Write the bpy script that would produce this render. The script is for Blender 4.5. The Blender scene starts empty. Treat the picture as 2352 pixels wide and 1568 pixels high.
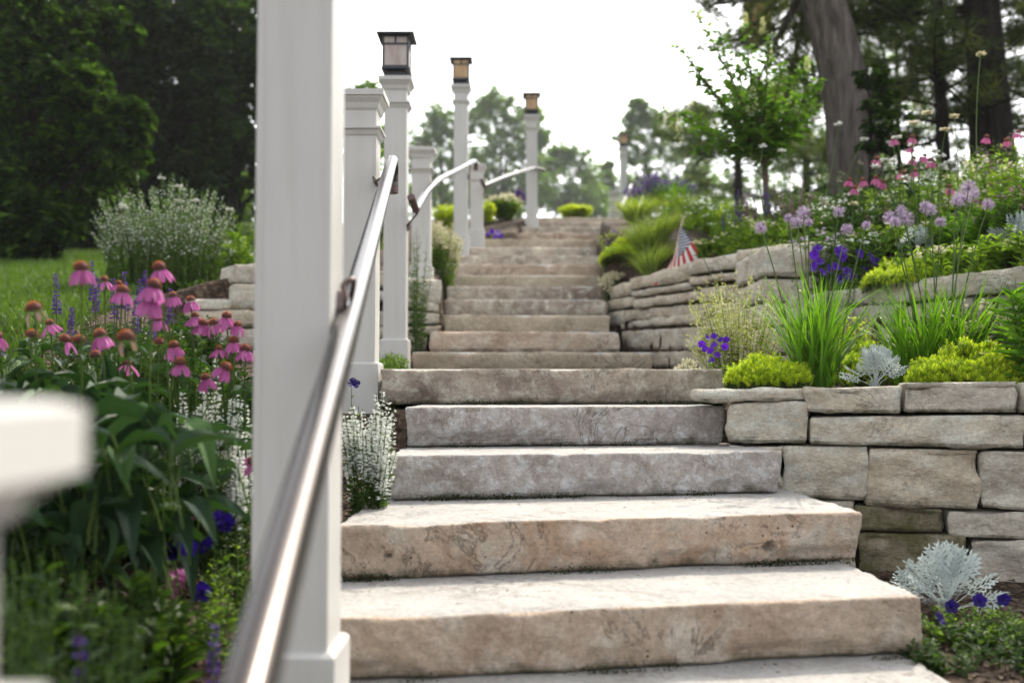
import bpy, math, random
import numpy as np
from mathutils import Vector
# ------------------------------------------------------------------ camera, sky, sun, exposure
R = math.radians
C = bpy.context.scene.collection
sc = bpy.context.scene
F, CX, CY, EYE = 2287.0, 1176.0, 784.0, 0.675
PITCH = math.atan(104 / F)
cam = bpy.data.objects.new('camera', bpy.data.cameras.new('camera')); C.objects.link(cam)
cam.location = (0, 0, EYE); cam.rotation_euler = (R(90) + PITCH, 0, 0)
cam.data.sensor_width = 36; cam.data.lens = 35.0; cam.data.clip_end = 3000; cam.data.clip_start = 0.05
cam.data.dof.use_dof = True; cam.data.dof.focus_distance = 3.7; cam.data.dof.aperture_fstop = 1.9
sc.camera = cam
SUN_AZ, SUN_EL = R(30), R(48)
w = bpy.data.worlds.new('World'); sc.world = w; w.use_nodes = True
wn = w.node_tree.nodes; wl = w.node_tree.links
sky = wn.new('ShaderNodeTexSky'); sky.sky_type = 'NISHITA'; sky.sun_disc = False
sky.sun_elevation = SUN_EL; sky.sun_rotation = SUN_AZ; sky.dust_density = 3.0; sky.air_density = 1.0; sky.ozone_density = 1.0
hsv = wn.new('ShaderNodeHueSaturation'); hsv.inputs['Saturation'].default_value = 0.16
wl.new(sky.outputs[0], hsv.inputs['Color'])
wl.new(hsv.outputs[0], wn['Background'].inputs[0]); wn['Background'].inputs[1].default_value = 0.15
sun = bpy.data.objects.new('sun', bpy.data.lights.new('sun', 'SUN')); C.objects.link(sun)
sun.data.energy = 1.7; sun.data.angle = R(0.6); sun.data.color = (1, .88, .70)
sdir = Vector((math.sin(SUN_AZ) * math.cos(SUN_EL), math.cos(SUN_AZ) * math.cos(SUN_EL), math.sin(SUN_EL)))
sun.rotation_euler = sdir.to_track_quat('Z', 'Y').to_euler(); sun.location = (5, 10, 12)
sc.view_settings.view_transform = 'Standard'; sc.view_settings.look = 'None'; sc.view_settings.gamma = 1
sc.view_settings.exposure = 1.66
sc.cycles.max_bounces = 7; sc.cycles.diffuse_bounces = 3; sc.cycles.glossy_bounces = 3; sc.cycles.transmission_bounces = 4
sc.cycles.transparent_max_bounces = 6; sc.cycles.caustics_reflective = False; sc.cycles.caustics_refractive = False
sc.cycles.use_denoising = True; sc.cycles.sample_clamp_indirect = 6

# ------------------------------------------------------------------ numeric helpers
rng = np.random.default_rng(11); random.seed(5)
U = rng.uniform
def P(px, py, D):
    c, s = math.cos(PITCH), math.sin(PITCH); v = CY - py
    dx, dy, dz = px - CX, F * c - v * s, F * s + v * c
    k = D / dy
    return np.array([dx * k, D, EYE + dz * k])
def Xat(px, D): return (px - CX) / F * D
def hash3(i, j, k, seed):
    n = (i.astype(np.int64) * 374761393 + j.astype(np.int64) * 668265263 + k.astype(np.int64) * 2147483647 + seed * 974711) & 0x7fffffff
    n = ((n ^ (n >> 13)) * 1274126177) & 0x7fffffff
    return ((n ^ (n >> 16)) & 0xffff) / 65535.0
def vnoise(p, seed=0, lin=False):
    i = np.floor(p).astype(np.int64); f = p - i; f = f if lin else f * f * (3 - 2 * f); r = 0
    for a in (0, 1):
        for b in (0, 1):
            for c in (0, 1):
                wgt = (f[:, 0] if a else 1 - f[:, 0]) * (f[:, 1] if b else 1 - f[:, 1]) * (f[:, 2] if c else 1 - f[:, 2])
                r = r + wgt * hash3(i[:, 0] + a, i[:, 1] + b, i[:, 2] + c, seed)
    return r * 2 - 1
def fbm(p, seed=0, octv=4):
    r = 0; a = 1; t = 0
    for o in range(octv):
        r = r + a * vnoise(p * 2 ** o + 17.3 * o, seed + o); t += a; a *= .5
    return r / t
def norm(v): return v / np.maximum(np.linalg.norm(v, axis=-1, keepdims=True), 1e-9)
def frames(d, ref):                                     # columns: side, along, normal
    y = norm(d); x = norm(np.cross(y, ref)); z = np.cross(x, y)
    return np.stack([x, y, z], axis=2)
def sm(t): t = np.clip(t, 0, 1); return t * t * (3 - 2 * t)

class MB:
    def __init__(s): s.V = []; s.F = []; s.n = 0
    def add(s, V, Fc, mat=0, rnd=None, smooth=False, hat=None):
        V = np.asarray(V, float).reshape(-1, 3); Fc = np.asarray(Fc, int)
        if rnd is None: rnd = np.full(len(Fc), random.random())
        elif np.isscalar(rnd): rnd = np.full(len(Fc), rnd)
        m = np.full(len(Fc), mat) if np.isscalar(mat) else mat
        s.V.append(V); s.F.append((Fc + s.n, m, rnd, smooth)); s.n += len(V)
    def inst(s, Vt, Ft, M, T, scale, mat=0, rnd=None, smooth=False):
        Vt = np.asarray(Vt, float); Ft = np.asarray(Ft, int); N = len(T)
        if N == 0: return
        sc_ = np.asarray(scale, float)
        if sc_.ndim == 0: sc_ = np.full((N, 3), float(sc_))
        elif sc_.ndim == 1: sc_ = np.repeat(sc_[:, None], 3, 1)
        L = Vt[None] * sc_[:, None, :]
        V = np.einsum('nij,nvj->nvi', M, L) + np.asarray(T)[:, None, :]
        Fc = (Ft[None] + (np.arange(N) * len(Vt))[:, None, None]).reshape(-1, Ft.shape[1])
        if rnd is None: rnd = U(0, 1, N)
        s.add(V.reshape(-1, 3), Fc, mat, np.repeat(rnd, len(Ft)), smooth)
    def tube(s, path, rad, n=6, mat=0, rnd=.5, cap=True):
        path = np.asarray(path, float); k = len(path); rad = np.broadcast_to(rad, (k,))
        d = norm(np.gradient(path, axis=0)); ref = np.array([0.3, .1, 1.0]) if abs(d[0][2]) < .8 else np.array([1.0, .2, 0])
        x = norm(np.cross(d, ref)); y = np.cross(d, x)
        a = np.arange(n) / n * 2 * np.pi
        ring = path[:, None] + rad[:, None, None] * (np.cos(a)[None, :, None] * x[:, None] + np.sin(a)[None, :, None] * y[:, None])
        i = np.arange(k - 1)[:, None] * n; j = np.arange(n)[None]; j2 = (j + 1) % n
        Fc = np.stack([i + j, i + j2, i + n + j2, i + n + j], -1).reshape(-1, 4)
        V = ring.reshape(-1, 3)
        s.add(V, Fc, mat, rnd, True)
        if cap:
            for e, q in ((0, 0), (k - 1, (k - 1) * n)):
                Vc = np.vstack([ring[e], path[e] + d[e] * (rad[e] * .25) * (1 if e else -1)])
                s.add(Vc, [[jj, (jj + 1) % n, n] for jj in range(n)], mat, rnd, True)
    def tubes(s, paths, r0, r1, n=3, mat=0, rnd=None):  # paths (N,k,3)
        N, k, _ = paths.shape
        if N == 0: return
        r = (r0 + (r1 - r0) * np.linspace(0, 1, k))
        d = norm(np.gradient(paths, axis=1)); x = norm(np.cross(d, np.array([.9, .3, .25]))); y = np.cross(d, x)
        a = np.arange(n) / n * 2 * np.pi
        ring = paths[:, :, None] + r[None, :, None, None] * (np.cos(a)[:, None] * x[:, :, None] + np.sin(a)[:, None] * y[:, :, None])
        i = np.arange(k - 1)[:, None] * n; j = np.arange(n)[None]; j2 = (j + 1) % n
        Ft = np.stack([i + j, i + j2, i + n + j2, i + n + j], -1).reshape(-1, 4)
        Fc = (Ft[None] + (np.arange(N) * k * n)[:, None, None]).reshape(-1, 4)
        if rnd is None: rnd = U(0, 1, N)
        s.add(ring.reshape(-1, 3), Fc, mat, np.repeat(rnd, len(Ft)), True)
    def blades(s, B, az, el, L, wd, bend, k=5, mat=0, rnd=None, twist=.4):
        N = len(B); e = np.array(el, float) * np.ones(N); L = L * np.ones(N); bend = bend * np.ones(N); wd = wd * np.ones(N)
        p = np.array(B, float); rows = []
        side = np.stack([-np.sin(az + U(-twist, twist, N)), np.cos(az + U(-twist, twist, N)), U(-.3, .3, N)], 1)
        for q in range(k + 1):
            t = q / k; ww = wd * (1 - t ** 2.2) * (0.7 + .3 * min(1, t * 5)) + .0002
            rows.append(np.stack([p - side * ww[:, None] / 2, p + side * ww[:, None] / 2], 1))
            p = p + np.stack([np.cos(az) * np.cos(e), np.sin(az) * np.cos(e), np.sin(e)], 1) * (L / k)[:, None]
            e = e - bend / k * (.4 + 1.2 * t)
        V = np.stack(rows, 1).reshape(N, -1, 3)
        Ft = np.array([[2 * q, 2 * q + 1, 2 * q + 3, 2 * q + 2] for q in range(k)])
        Fc = (Ft[None] + (np.arange(N) * 2 * (k + 1))[:, None, None]).reshape(-1, 4)
        if rnd is None: rnd = U(0, 1, N)
        s.add(V.reshape(-1, 3), Fc, mat, np.repeat(rnd, k), True)
    def build(s, name, mats, parent=None, link=True):
        off = np.array(parent_loc(parent))
        V = np.vstack(s.V) - off if s.V else np.zeros((0, 3))
        me = bpy.data.meshes.new(name)
        li = np.concatenate([f[0].ravel() for f in s.F]); lt = np.concatenate([np.full(len(f[0]), f[0].shape[1]) for f in s.F])
        me.vertices.add(len(V)); me.vertices.foreach_set('co', V.ravel())
        me.loops.add(len(li)); me.loops.foreach_set('vertex_index', li)
        me.polygons.add(len(lt)); me.polygons.foreach_set('loop_start', np.concatenate([[0], np.cumsum(lt)[:-1]])); me.polygons.foreach_set('loop_total', lt)
        me.polygons.foreach_set('material_index', np.concatenate([f[1] for f in s.F]))
        me.polygons.foreach_set('use_smooth', np.concatenate([np.full(len(f[0]), f[3]) for f in s.F]))
        at = me.attributes.new('rnd', 'FLOAT', 'FACE'); at.data.foreach_set('value', np.concatenate([f[2] for f in s.F]).astype(np.float32))
        me.update(calc_edges=True)
        for m in (mats if isinstance(mats, (list, tuple)) else [mats]): me.materials.append(m)
        o = bpy.data.objects.new(name, me); C.objects.link(o)
        if parent is not None: o.parent = parent
        return o
def parent_loc(p):
    v = Vector((0, 0, 0))
    while p is not None: v += p.location; p = p.parent
    return v
def tag(o, label, cat, group=None, kind=None):
    if label: o['label'] = label
    if cat: o['category'] = cat
    if group: o['group'] = group
    if kind: o['kind'] = kind
    return o
def thing(name, label, cat, loc, group=None):
    o = bpy.data.objects.new(name, None); C.objects.link(o); o.location = [float(v) for v in loc]; o.empty_display_size = .1
    return tag(o, label, cat, group, 'thing')

# ------------------------------------------------------------------ materials
def new_mat(name):
    m = bpy.data.materials.new(name); m.use_nodes = True
    return m, m.node_tree.nodes, m.node_tree.links, m.node_tree.nodes['Principled BSDF']
def ramp(N, L, src, stops):
    r = N.new('ShaderNodeValToRGB'); e = r.color_ramp.elements
    while len(e) < len(stops): e.new(.5)
    for i, (p_, c_) in enumerate(stops): e[i].position = p_; e[i].color = (*c_, 1) if len(c_) == 3 else c_
    L.new(src, r.inputs[0]); return r.outputs[0]
def noise(N, L, vec, scale, det=4, rough=.5, dist=0):
    n = N.new('ShaderNodeTexNoise'); n.inputs['Scale'].default_value = scale; n.inputs['Detail'].default_value = det
    n.inputs['Roughness'].default_value = rough; n.inputs['Distortion'].default_value = dist
    if vec is not None: L.new(vec, n.inputs['Vector'])
    return n.outputs['Fac']
def mix(N, L, fac, a, b, mode='MIX'):
    m = N.new('ShaderNodeMix'); m.data_type = 'RGBA'; m.blend_type = mode
    for s_, v in ((m.inputs[0], fac), (m.inputs[6], a), (m.inputs[7], b)):
        if hasattr(v, 'links'): L.new(v, s_)
        elif isinstance(v, (int, float)): s_.default_value = v
        else: s_.default_value = (*v, 1)
    return m.outputs[2]
def bump(N, L, h, strength, dist, nrm=None):
    b = N.new('ShaderNodeBump'); b.inputs['Strength'].default_value = strength; b.inputs['Distance'].default_value = dist
    L.new(h, b.inputs['Height'])
    if nrm is not None: L.new(nrm, b.inputs['Normal'])
    return b.outputs[0]
BW = lambda a: (a, a, a)
def leafm(name, c1, c2, trans=.4, rough=.5, c3=None, tt=(1.7, 1.75, .5), spec=.22):
    m, N, L, b = new_mat(name)
    a = N.new('ShaderNodeAttribute'); a.attribute_name = 'rnd'
    g = N.new('ShaderNodeNewGeometry')
    nz = noise(N, L, g.outputs['Position'], 2.5, 2)
    ad = N.new('ShaderNodeMath'); ad.operation = 'MULTIPLY_ADD'; ad.inputs[1].default_value = .75; L.new(a.outputs['Fac'], ad.inputs[0])
    mu = N.new('ShaderNodeMath'); mu.operation = 'MULTIPLY'; mu.inputs[1].default_value = .3; L.new(nz, mu.inputs[0]); L.new(mu.outputs[0], ad.inputs[2])
    st = [(.1, c1), (.9, c2)] if c3 is None else [(.1, c1), (.7, c2), (.97, c3)]
    col = ramp(N, L, ad.outputs[0], st)
    L.new(col, b.inputs['Base Color']); b.inputs['Roughness'].default_value = rough; b.inputs['Specular IOR Level'].default_value = spec
    if trans > 0:
        t = N.new('ShaderNodeBsdfTranslucent'); tc = mix(N, L, 1.0, col, tt, 'MULTIPLY'); L.new(tc, t.inputs[0])
        ms = N.new('ShaderNodeMixShader'); ms.inputs[0].default_value = trans
        L.new(b.outputs[0], ms.inputs[1]); L.new(t.outputs[0], ms.inputs[2]); L.new(ms.outputs[0], N['Material Output'].inputs[0])
    return m
def stonem(name, ca, cb, cc, s1=3.0, s2=16.0, crust=.5, moss=.0, bmp=1.0, pits=.5, strat=0.0):
    m, N, L, b = new_mat(name)
    g = N.new('ShaderNodeNewGeometry'); pos = g.outputs['Position']
    if strat:
        mp = N.new('ShaderNodeMapping'); mp.inputs['Scale'].default_value = (1, 1, strat); L.new(pos, mp.inputs[0]); p2 = mp.outputs[0]
    else: p2 = pos
    n1 = noise(N, L, p2, s1, 5, .6, .6); n2 = noise(N, L, p2, s2, 8, .7, .4); n3 = noise(N, L, pos, 60, 7, .75)
    col = mix(N, L, ramp(N, L, n1, [(.38, BW(0)), (.62, BW(1))]), ca, cb)
    fc = ramp(N, L, n2, [(.5 - .12 * crust, BW(0)), (.66, BW(1))])
    col = mix(N, L, fc, col, cc)
    col = mix(N, L, 1.0, col, ramp(N, L, n3, [(.3, BW(.74)), (.7, BW(1.26))]), 'MULTIPLY')
    n5 = noise(N, L, p2, 6.5, 9, .75, .8)                              # weathering stains
    col = mix(N, L, 1.0, col, ramp(N, L, n5, [(.30, (.68, .63, .57)), (.46, BW(.95)), (.7, BW(1.08))]), 'MULTIPLY')
    n6 = noise(N, L, p2, 3.2, 10, .72, 1.2)                            # hairline cracks and seams
    crk = ramp(N, L, n6, [(.485, BW(0)), (.4985, BW(1)), (.5015, BW(1)), (.515, BW(0))]); gate = ramp(N, L, noise(N, L, pos, 2.3, 2), [(.5, BW(0)), (.62, BW(.8))])
    cg = mix(N, L, 1.0, crk, gate, 'MULTIPLY'); col = mix(N, L, cg, col, (.09, .07, .055))
    # pits and holes
    v = N.new('ShaderNodeTexVoronoi'); v.inputs['Scale'].default_value = 26; v.feature = 'F1'; L.new(pos, v.inputs['Vector'])
    ok = noise(N, L, pos, 9, 2); 
    lt = N.new('ShaderNodeMath'); lt.operation = 'MULTIPLY_ADD'; lt.inputs[1].default_value = -.65 * pits; lt.inputs[2].default_value = .35 * pits; L.new(ok, lt.inputs[0])
    cmp_ = N.new('ShaderNodeMath'); cmp_.operation = 'LESS_THAN'; L.new(v.outputs['Distance'], cmp_.inputs[0]); L.new(lt.outputs[0], cmp_.inputs[1])
    col = mix(N, L, cmp_.outputs[0], col, (.06, .045, .035))
    if moss:
        n4 = noise(N, L, pos, 5, 6, .7)
        col = mix(N, L, ramp(N, L, n4, [(.62 - .25 * moss, BW(0)), (.72 - .15 * moss, BW(.85))]), col, (.10, .10, .025))
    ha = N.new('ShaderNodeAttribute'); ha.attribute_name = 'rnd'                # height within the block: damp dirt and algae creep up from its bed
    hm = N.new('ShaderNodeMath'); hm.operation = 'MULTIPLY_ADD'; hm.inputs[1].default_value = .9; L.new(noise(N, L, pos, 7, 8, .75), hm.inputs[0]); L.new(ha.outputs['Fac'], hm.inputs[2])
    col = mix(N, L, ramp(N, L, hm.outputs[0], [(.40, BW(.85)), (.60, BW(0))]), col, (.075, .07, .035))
    L.new(col, b.inputs['Base Color']); b.inputs['Roughness'].default_value = .85; b.inputs['Specular IOR Level'].default_value = .25
    h1 = noise(N, L, p2, 20, 9, .72); h2 = noise(N, L, pos, 130, 4, .6)
    nb = bump(N, L, h1, .85 * bmp, .05); nb = bump(N, L, h2, .6 * bmp, .008, nb)
    L.new(nb, b.inputs['Normal'])
    return m
def plainm(name, col, rough=.5, metal=0, spec=.5, nz=0.0, nscale=8, bmp=0):
    m, N, L, b = new_mat(name)
    b.inputs['Roughness'].default_value = rough; b.inputs['Metallic'].default_value = metal; b.inputs['Specular IOR Level'].default_value = spec
    g = N.new('ShaderNodeNewGeometry'); n = noise(N, L, g.outputs['Position'], nscale, 6, .6)
    c = ramp(N, L, n, [(.3, tuple(x * (1 - nz) for x in col)), (.7, tuple(min(1, x * (1 + nz)) for x in col))]); L.new(c, b.inputs['Base Color'])
    if bmp: L.new(bump(N, L, noise(N, L, g.outputs['Position'], nscale * 8, 4), bmp, .004), b.inputs['Normal'])
    return m
M = {}
M['cream'] = stonem('cream_limestone', (0.512, 0.384, 0.287), (0.610, 0.488, 0.378), (0.708, 0.622, 0.525), 2.2, 9, .3, 0, 1.0, .8)
M['tan'] = stonem('tan_limestone', (0.570, 0.393, 0.274), (0.638, 0.502, 0.388), (0.684, 0.616, 0.524), 2.5, 7, .3, 0, 1.0, .9)
M['blue'] = stonem('blue_grey_limestone', (0.443, 0.387, 0.356), (0.566, 0.516, 0.474), (0.750, 0.750, 0.750), 5, 19, .2, 0, 1.0, .5)
M['brown'] = stonem('brown_grey_limestone', (0.288, 0.222, 0.186), (0.672, 0.576, 0.468), (0.740, 0.696, 0.588), 1.4, 12, .2, 0, 1.0, .5)
M['warm'] = stonem('warm_limestone', (0.520, 0.429, 0.325), (0.598, 0.520, 0.403), (0.520, 0.429, 0.325), 2.0, 9, .4, 0, 1.0, .4)
M['sawn'] = stonem('sawn_limestone_top', (.32, .31, .295), (.375, .365, .345), (.37, .36, .34), 3, 14, .5, 0, .5, .6)
M['wall'] = stonem('wall_limestone', (0.626, 0.546, 0.427), (0.750, 0.680, 0.546), (0.750, 0.750, 0.667), 3, 8, .4, 0, 1.0, .5, 1.7)
M['wallw'] = stonem('warm_wall_limestone', (0.606, 0.508, 0.382), (0.712, 0.619, 0.487), (0.750, 0.699, 0.580), 3, 9, .3, 0, 1.0, .4, 1.7)
M['mossy'] = stonem('mossy_limestone', (0.345, 0.299, 0.218), (0.414, 0.356, 0.253), (0.460, 0.414, 0.310), 3, 9, .3, .9, 1.0, .4, 1.8)
M['grey'] = stonem('grey_limestone', (0.546, 0.493, 0.413), (0.694, 0.626, 0.520), (0.750, 0.733, 0.626), 3, 9, .3, 0, 1.0, .4, 1.8)
M['paint'] = plainm('white_paint', (.55, .54, .51), .42, 0, .5, .025, 3)
def paintm():
    m, N, L, b = new_mat('weathered_white_paint'); g = N.new('ShaderNodeNewGeometry'); pos = g.outputs['Position']
    mp = N.new('ShaderNodeMapping'); mp.inputs['Scale'].default_value = (1, 1, .08); L.new(pos, mp.inputs[0])
    c = ramp(N, L, noise(N, L, mp.outputs[0], 26, 6, .65), [(.25, (.445, .435, .41)), (.5, (.49, .48, .455)), (.8, (.515, .505, .485))])
    c = mix(N, L, ramp(N, L, noise(N, L, pos, 38, 9, .8), [(.66, BW(0)), (.74, BW(.55))]), c, (.30, .28, .24))
    L.new(c, b.inputs['Base Color']); b.inputs['Specular IOR Level'].default_value = .4
    L.new(ramp(N, L, noise(N, L, pos, 7, 5), [(.3, BW(.34)), (.7, BW(.55))]), b.inputs['Roughness']); L.new(bump(N, L, noise(N, L, mp.outputs[0], 9, 3), .12, .004), b.inputs['Normal']); return m
M['paint'] = paintm()
M['bronze'] = plainm('bronze_metal', (.070, .060, .056), .26, 1, .5, .06, 12)
M['dark'] = plainm('dark_bronze', (.05, .055, .06), .5, .6, .4, .2, 30)
M['iron'] = plainm('rail_bracket_metal', (.12, .09, .08), .4, .9, .4, .2, 30)
M['cap'] = plainm('rail_end_rubber', (.10, .06, .05), .5, .3)
def glassm(name, c1, c2):
    m, N, L, b = new_mat(name)
    g = N.new('ShaderNodeNewGeometry'); mp = N.new('ShaderNodeMapping'); mp.inputs['Scale'].default_value = (12, 12, 3); L.new(g.outputs['Position'], mp.inputs[0])
    n = noise(N, L, mp.outputs[0], 2, 4, .6, .8); c = ramp(N, L, n, [(.3, c1), (.7, c2)])
    L.new(c, b.inputs['Base Color']); b.inputs['Roughness'].default_value = .25
    t = N.new('ShaderNodeBsdfTranslucent'); L.new(c, t.inputs[0]); ms = N.new('ShaderNodeMixShader'); ms.inputs[0].default_value = .62
    L.new(b.outputs[0], ms.inputs[1]); L.new(t.outputs[0], ms.inputs[2]); L.new(ms.outputs[0], N['Material Output'].inputs[0]); return m
M['glass'] = glassm('amber_art_glass', (.70, .50, .27), (.85, .72, .50)); M['paleglass'] = glassm('pale_art_glass', (.66, .56, .52), (.82, .78, .76))
def groundm():
    m, N, L, b = new_mat('mulch_soil'); g = N.new('ShaderNodeNewGeometry'); pos = g.outputs['Position']
    v = N.new('ShaderNodeTexVoronoi'); v.inputs['Scale'].default_value = 55; L.new(pos, v.inputs['Vector'])
    mp = N.new('ShaderNodeMapping'); mp.inputs['Scale'].default_value = (1, .35, 1); mp.inputs['Rotation'].default_value = (0, 0, .7); L.new(pos, mp.inputs[0]); L.new(mp.outputs[0], v.inputs['Vector'])
    n = noise(N, L, pos, 6, 6, .7); col = ramp(N, L, v.outputs['Color'], [(.1, (.022, .015, .011)), (.55, (.055, .037, .026)), (.95, (.12, .085, .06))])
    col = mix(N, L, 1.0, col, ramp(N, L, n, [(.3, BW(.6)), (.7, BW(1.3))]), 'MULTIPLY')
    # far ground turns to grass
    sx = N.new('ShaderNodeSeparateXYZ'); L.new(pos, sx.inputs[0])
    far = N.new('ShaderNodeMapRange'); far.inputs[1].default_value = 14; far.inputs[2].default_value = 17; L.new(sx.outputs[1], far.inputs[0])
    col = mix(N, L, far.outputs[0], col, ramp(N, L, n, [(.3, (.035, .06, .015)), (.7, (.06, .10, .025))]))
    L.new(col, b.inputs['Base Color']); b.inputs['Roughness'].default_value = .95; b.inputs['Specular IOR Level'].default_value = .15
    L.new(bump(N, L, v.outputs['Distance'], .35, .01), b.inputs['Normal']); return m
M['soil'] = groundm()
M['mulch'] = leafm('mulch_chips', (.03, .02, .015), (.09, .06, .042), 0, .9, (.2, .16, .12))
M['grassy'] = plainm('lawn_turf', (.022, .045, .008), .9, 0, .2, .25, 3, .6)
M['blade'] = leafm('lawn_blades', (.035, .075, .010), (.08, .14, .018), .35, .5)
def barkm(name, c1, c2, sc_=14, st=.14):
    m, N, L, b = new_mat(name); g = N.new('ShaderNodeNewGeometry'); mp = N.new('ShaderNodeMapping'); mp.inputs['Scale'].default_value = (1, 1, st); L.new(g.outputs['Position'], mp.inputs[0])
    n = noise(N, L, mp.outputs[0], sc_, 8, .7, .5); L.new(ramp(N, L, n, [(.35, c1), (.65, c2)]), b.inputs['Base Color'])
    b.inputs['Roughness'].default_value = .95; b.inputs['Specular IOR Level'].default_value = .08; L.new(bump(N, L, n, 1.0, .10), b.inputs['Normal']); return m
M['bark'] = barkm('grey_bark', (.05, .043, .039), (.21, .185, .165))
M['darkbark'] = barkm('dark_bark', (.010, .008, .007), (.036, .03, .026))
M['twig'] = plainm('twig_bark', (.10, .075, .05), .8, 0, .2, .3, 20)
# foliage
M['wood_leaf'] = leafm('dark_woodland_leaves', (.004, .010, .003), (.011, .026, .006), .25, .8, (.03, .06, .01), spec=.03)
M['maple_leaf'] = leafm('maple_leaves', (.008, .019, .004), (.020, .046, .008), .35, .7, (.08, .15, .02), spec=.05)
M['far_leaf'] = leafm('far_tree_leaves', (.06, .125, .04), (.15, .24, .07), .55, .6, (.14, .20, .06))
M['pine'] = leafm('pine_needles', (.022, .042, .014), (.06, .09, .025), .35, .6, (.16, .18, .05))
M['hyd_leaf'] = leafm('hydrangea_leaves', (.045, .11, .018), (.10, .20, .028), .5, .45, (.12, .22, .03))
M['panicle'] = leafm('cream_panicles', (.42, .44, .30), (.62, .62, .46), .3, .6)
M['herb'] = leafm('herb_leaves', (.04, .085, .014), (.11, .19, .028), .5, .5, (.20, .28, .05))
M['dkherb'] = leafm('dark_herb_leaves', (.016, .038, .010), (.042, .088, .022), .42, .5, (.10, .17, .04))
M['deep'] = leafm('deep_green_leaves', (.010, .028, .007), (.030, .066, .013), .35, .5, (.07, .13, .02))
M['moss'] = leafm('moss', (.012, .016, .005), (.045, .06, .012), .1, .9)
M['greyherb'] = leafm('grey_green_leaves', (.045, .095, .028), (.10, .175, .05), .35, .6)
M['cone_leaf'] = leafm('coneflower_leaves', (.011, .030, .014), (.026, .062, .024), .22, .55, (.05, .11, .025))
M['lime'] = leafm('lime_sedum', (.14, .24, .012), (.42, .52, .03), .35, .5, (.55, .60, .05))
M['gold'] = leafm('golden_leaves', (.25, .33, .03), (.42, .48, .05), .4, .5)
M['strap'] = leafm('allium_leaves', (.05, .13, .012), (.10, .22, .02), .4, .35, (.16, .30, .04))
M['finegrass'] = leafm('fine_grass', (.09, .16, .025), (.36, .42, .12), .4, .5)
M['stalk'] = leafm('green_stalks', (.04, .08, .018), (.11, .17, .04), .2, .5)
M['dkstalk'] = leafm('purple_stalks', (.05, .035, .03), (.09, .07, .04), .1, .5)
M['silver'] = leafm('silver_leaves', (.34, .40, .39), (.52, .58, .58), .2, .8, None, (1, 1, 1))
M['white'] = leafm('white_petals', (.55, .58, .52), (.78, .80, .76), .3, .5, None, (1, 1, 1))
M['cream_pet'] = leafm('cream_petals', (.55, .52, .36), (.72, .68, .50), .3, .5, None, (1, 1, .9))
M['violet'] = leafm('violet_florets', (.06, .032, .16), (.13, .07, .29), .3, .5, None, (1.2, 1, 1.3))
M['mauve'] = leafm('faded_mauve_florets', (.22, .12, .16), (.36, .20, .26), .3, .6, None, (1.2, 1, 1.2))
M['petunia'] = leafm('purple_petunia_petals', (.045, .006, .20), (.10, .015, .38), .3, .5, None, (1.3, 1, 1.4))
M['bluepet'] = leafm('blue_petunia_petals', (.008, .004, .06), (.020, .008, .13), .3, .5, None, (1.2, 1, 1.5))
M['allium'] = leafm('allium_florets', (.38, .28, .44), (.58, .47, .64), .25, .5, (.66, .58, .66), (1.1, 1, 1.1))
M['pink'] = leafm('coneflower_petals', (.34, .075, .24), (.52, .16, .39), .35, .5, None, (1.1, 1, 1.1))
M['hotpink'] = leafm('rose_coneflower_petals', (.42, .10, .24), (.60, .20, .38), .4, .5, None, (1.2, 1, 1.1))
M['palepink'] = leafm('withered_petals', (.22, .15, .11), (.40, .28, .24), .3, .6, None, (1, .9, .8))
M['cone'] = leafm('rust_cone_bristles', (.16, .018, .004), (.58, .09, .008), .1, .5, (.85, .27, .02))
M['conedark'] = plainm('cone_core', (.05, .015, .008), .7)
def brickm():
    m, N, L, b = new_mat('red_brick'); t = N.new('ShaderNodeTexBrick'); g = N.new('ShaderNodeTexCoord'); mp = N.new('ShaderNodeMapping')
    mp.inputs['Rotation'].default_value = (R(90), 0, 0); L.new(g.outputs['Object'], mp.inputs[0]); L.new(mp.outputs[0], t.inputs[0])
    t.inputs['Color1'].default_value = (.20, .05, .03, 1); t.inputs['Color2'].default_value = (.28, .08, .045, 1); t.inputs['Mortar'].default_value = (.10, .08, .07, 1)
    t.inputs['Scale'].default_value = 3; L.new(t.outputs[0], b.inputs['Base Color']); b.inputs['Roughness'].default_value = .9; return m
M['brick'] = brickm(); M['roof'] = plainm('tan_shingles', (.34, .24, .19), .9, 0, .2, .2, 12); M['siding'] = plainm('pale_siding', (.5, .47, .42), .7, 0, .3, .08, 4)
# ------------------------------------------------------------------ steps: ytop at centre, D, left px, right px (front edge)
STEPS = {1: None}
def zof(y, D): return float(P(CX, y, D)[2])
near = [  # X left, D left, X right, D right, z
    (-.72, 1.80, 1.03, 1.95, 0.0), (-.50, 2.26, 1.045, 2.52, .15), (-.475, 2.70, 1.045, 3.0, .30), (-.41, 3.27, .95, 3.50, .45),
    (-.40, 3.66, .83, 3.87, .60), (-.55, 4.15, .93, 4.26, .75)]
farr = [(808, 6.6, 945, 1505), (761, 6.97, 985, 1430), (723, 7.36, 1018, 1408), (687, 7.8, 1018, 1402), (657, 8.2, 1022, 1400), (631, 8.7, 1022, 1384),
        (606, 9.2, 1015, 1388), (586, 9.75, 1048, 1388), (567, 10.35, 1070, 1374), (549, 11.0, 1078, 1374), (534, 11.7, 1192, 1405),
        (520, 12.5, 1198, 1424), (508, 13.3, 1230, 1434), (499, 14.0, 1232, 1442)]
ST = [dict(xl=a, yl=b, xr=c, yr=d, z=z) for a, b, c, d, z in near]
for y, D, l, r_ in farr: ST.append(dict(xl=Xat(l, D), yl=D - .03, xr=Xat(r_, D), yr=D + .03, z=zof(y, D)))
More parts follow.
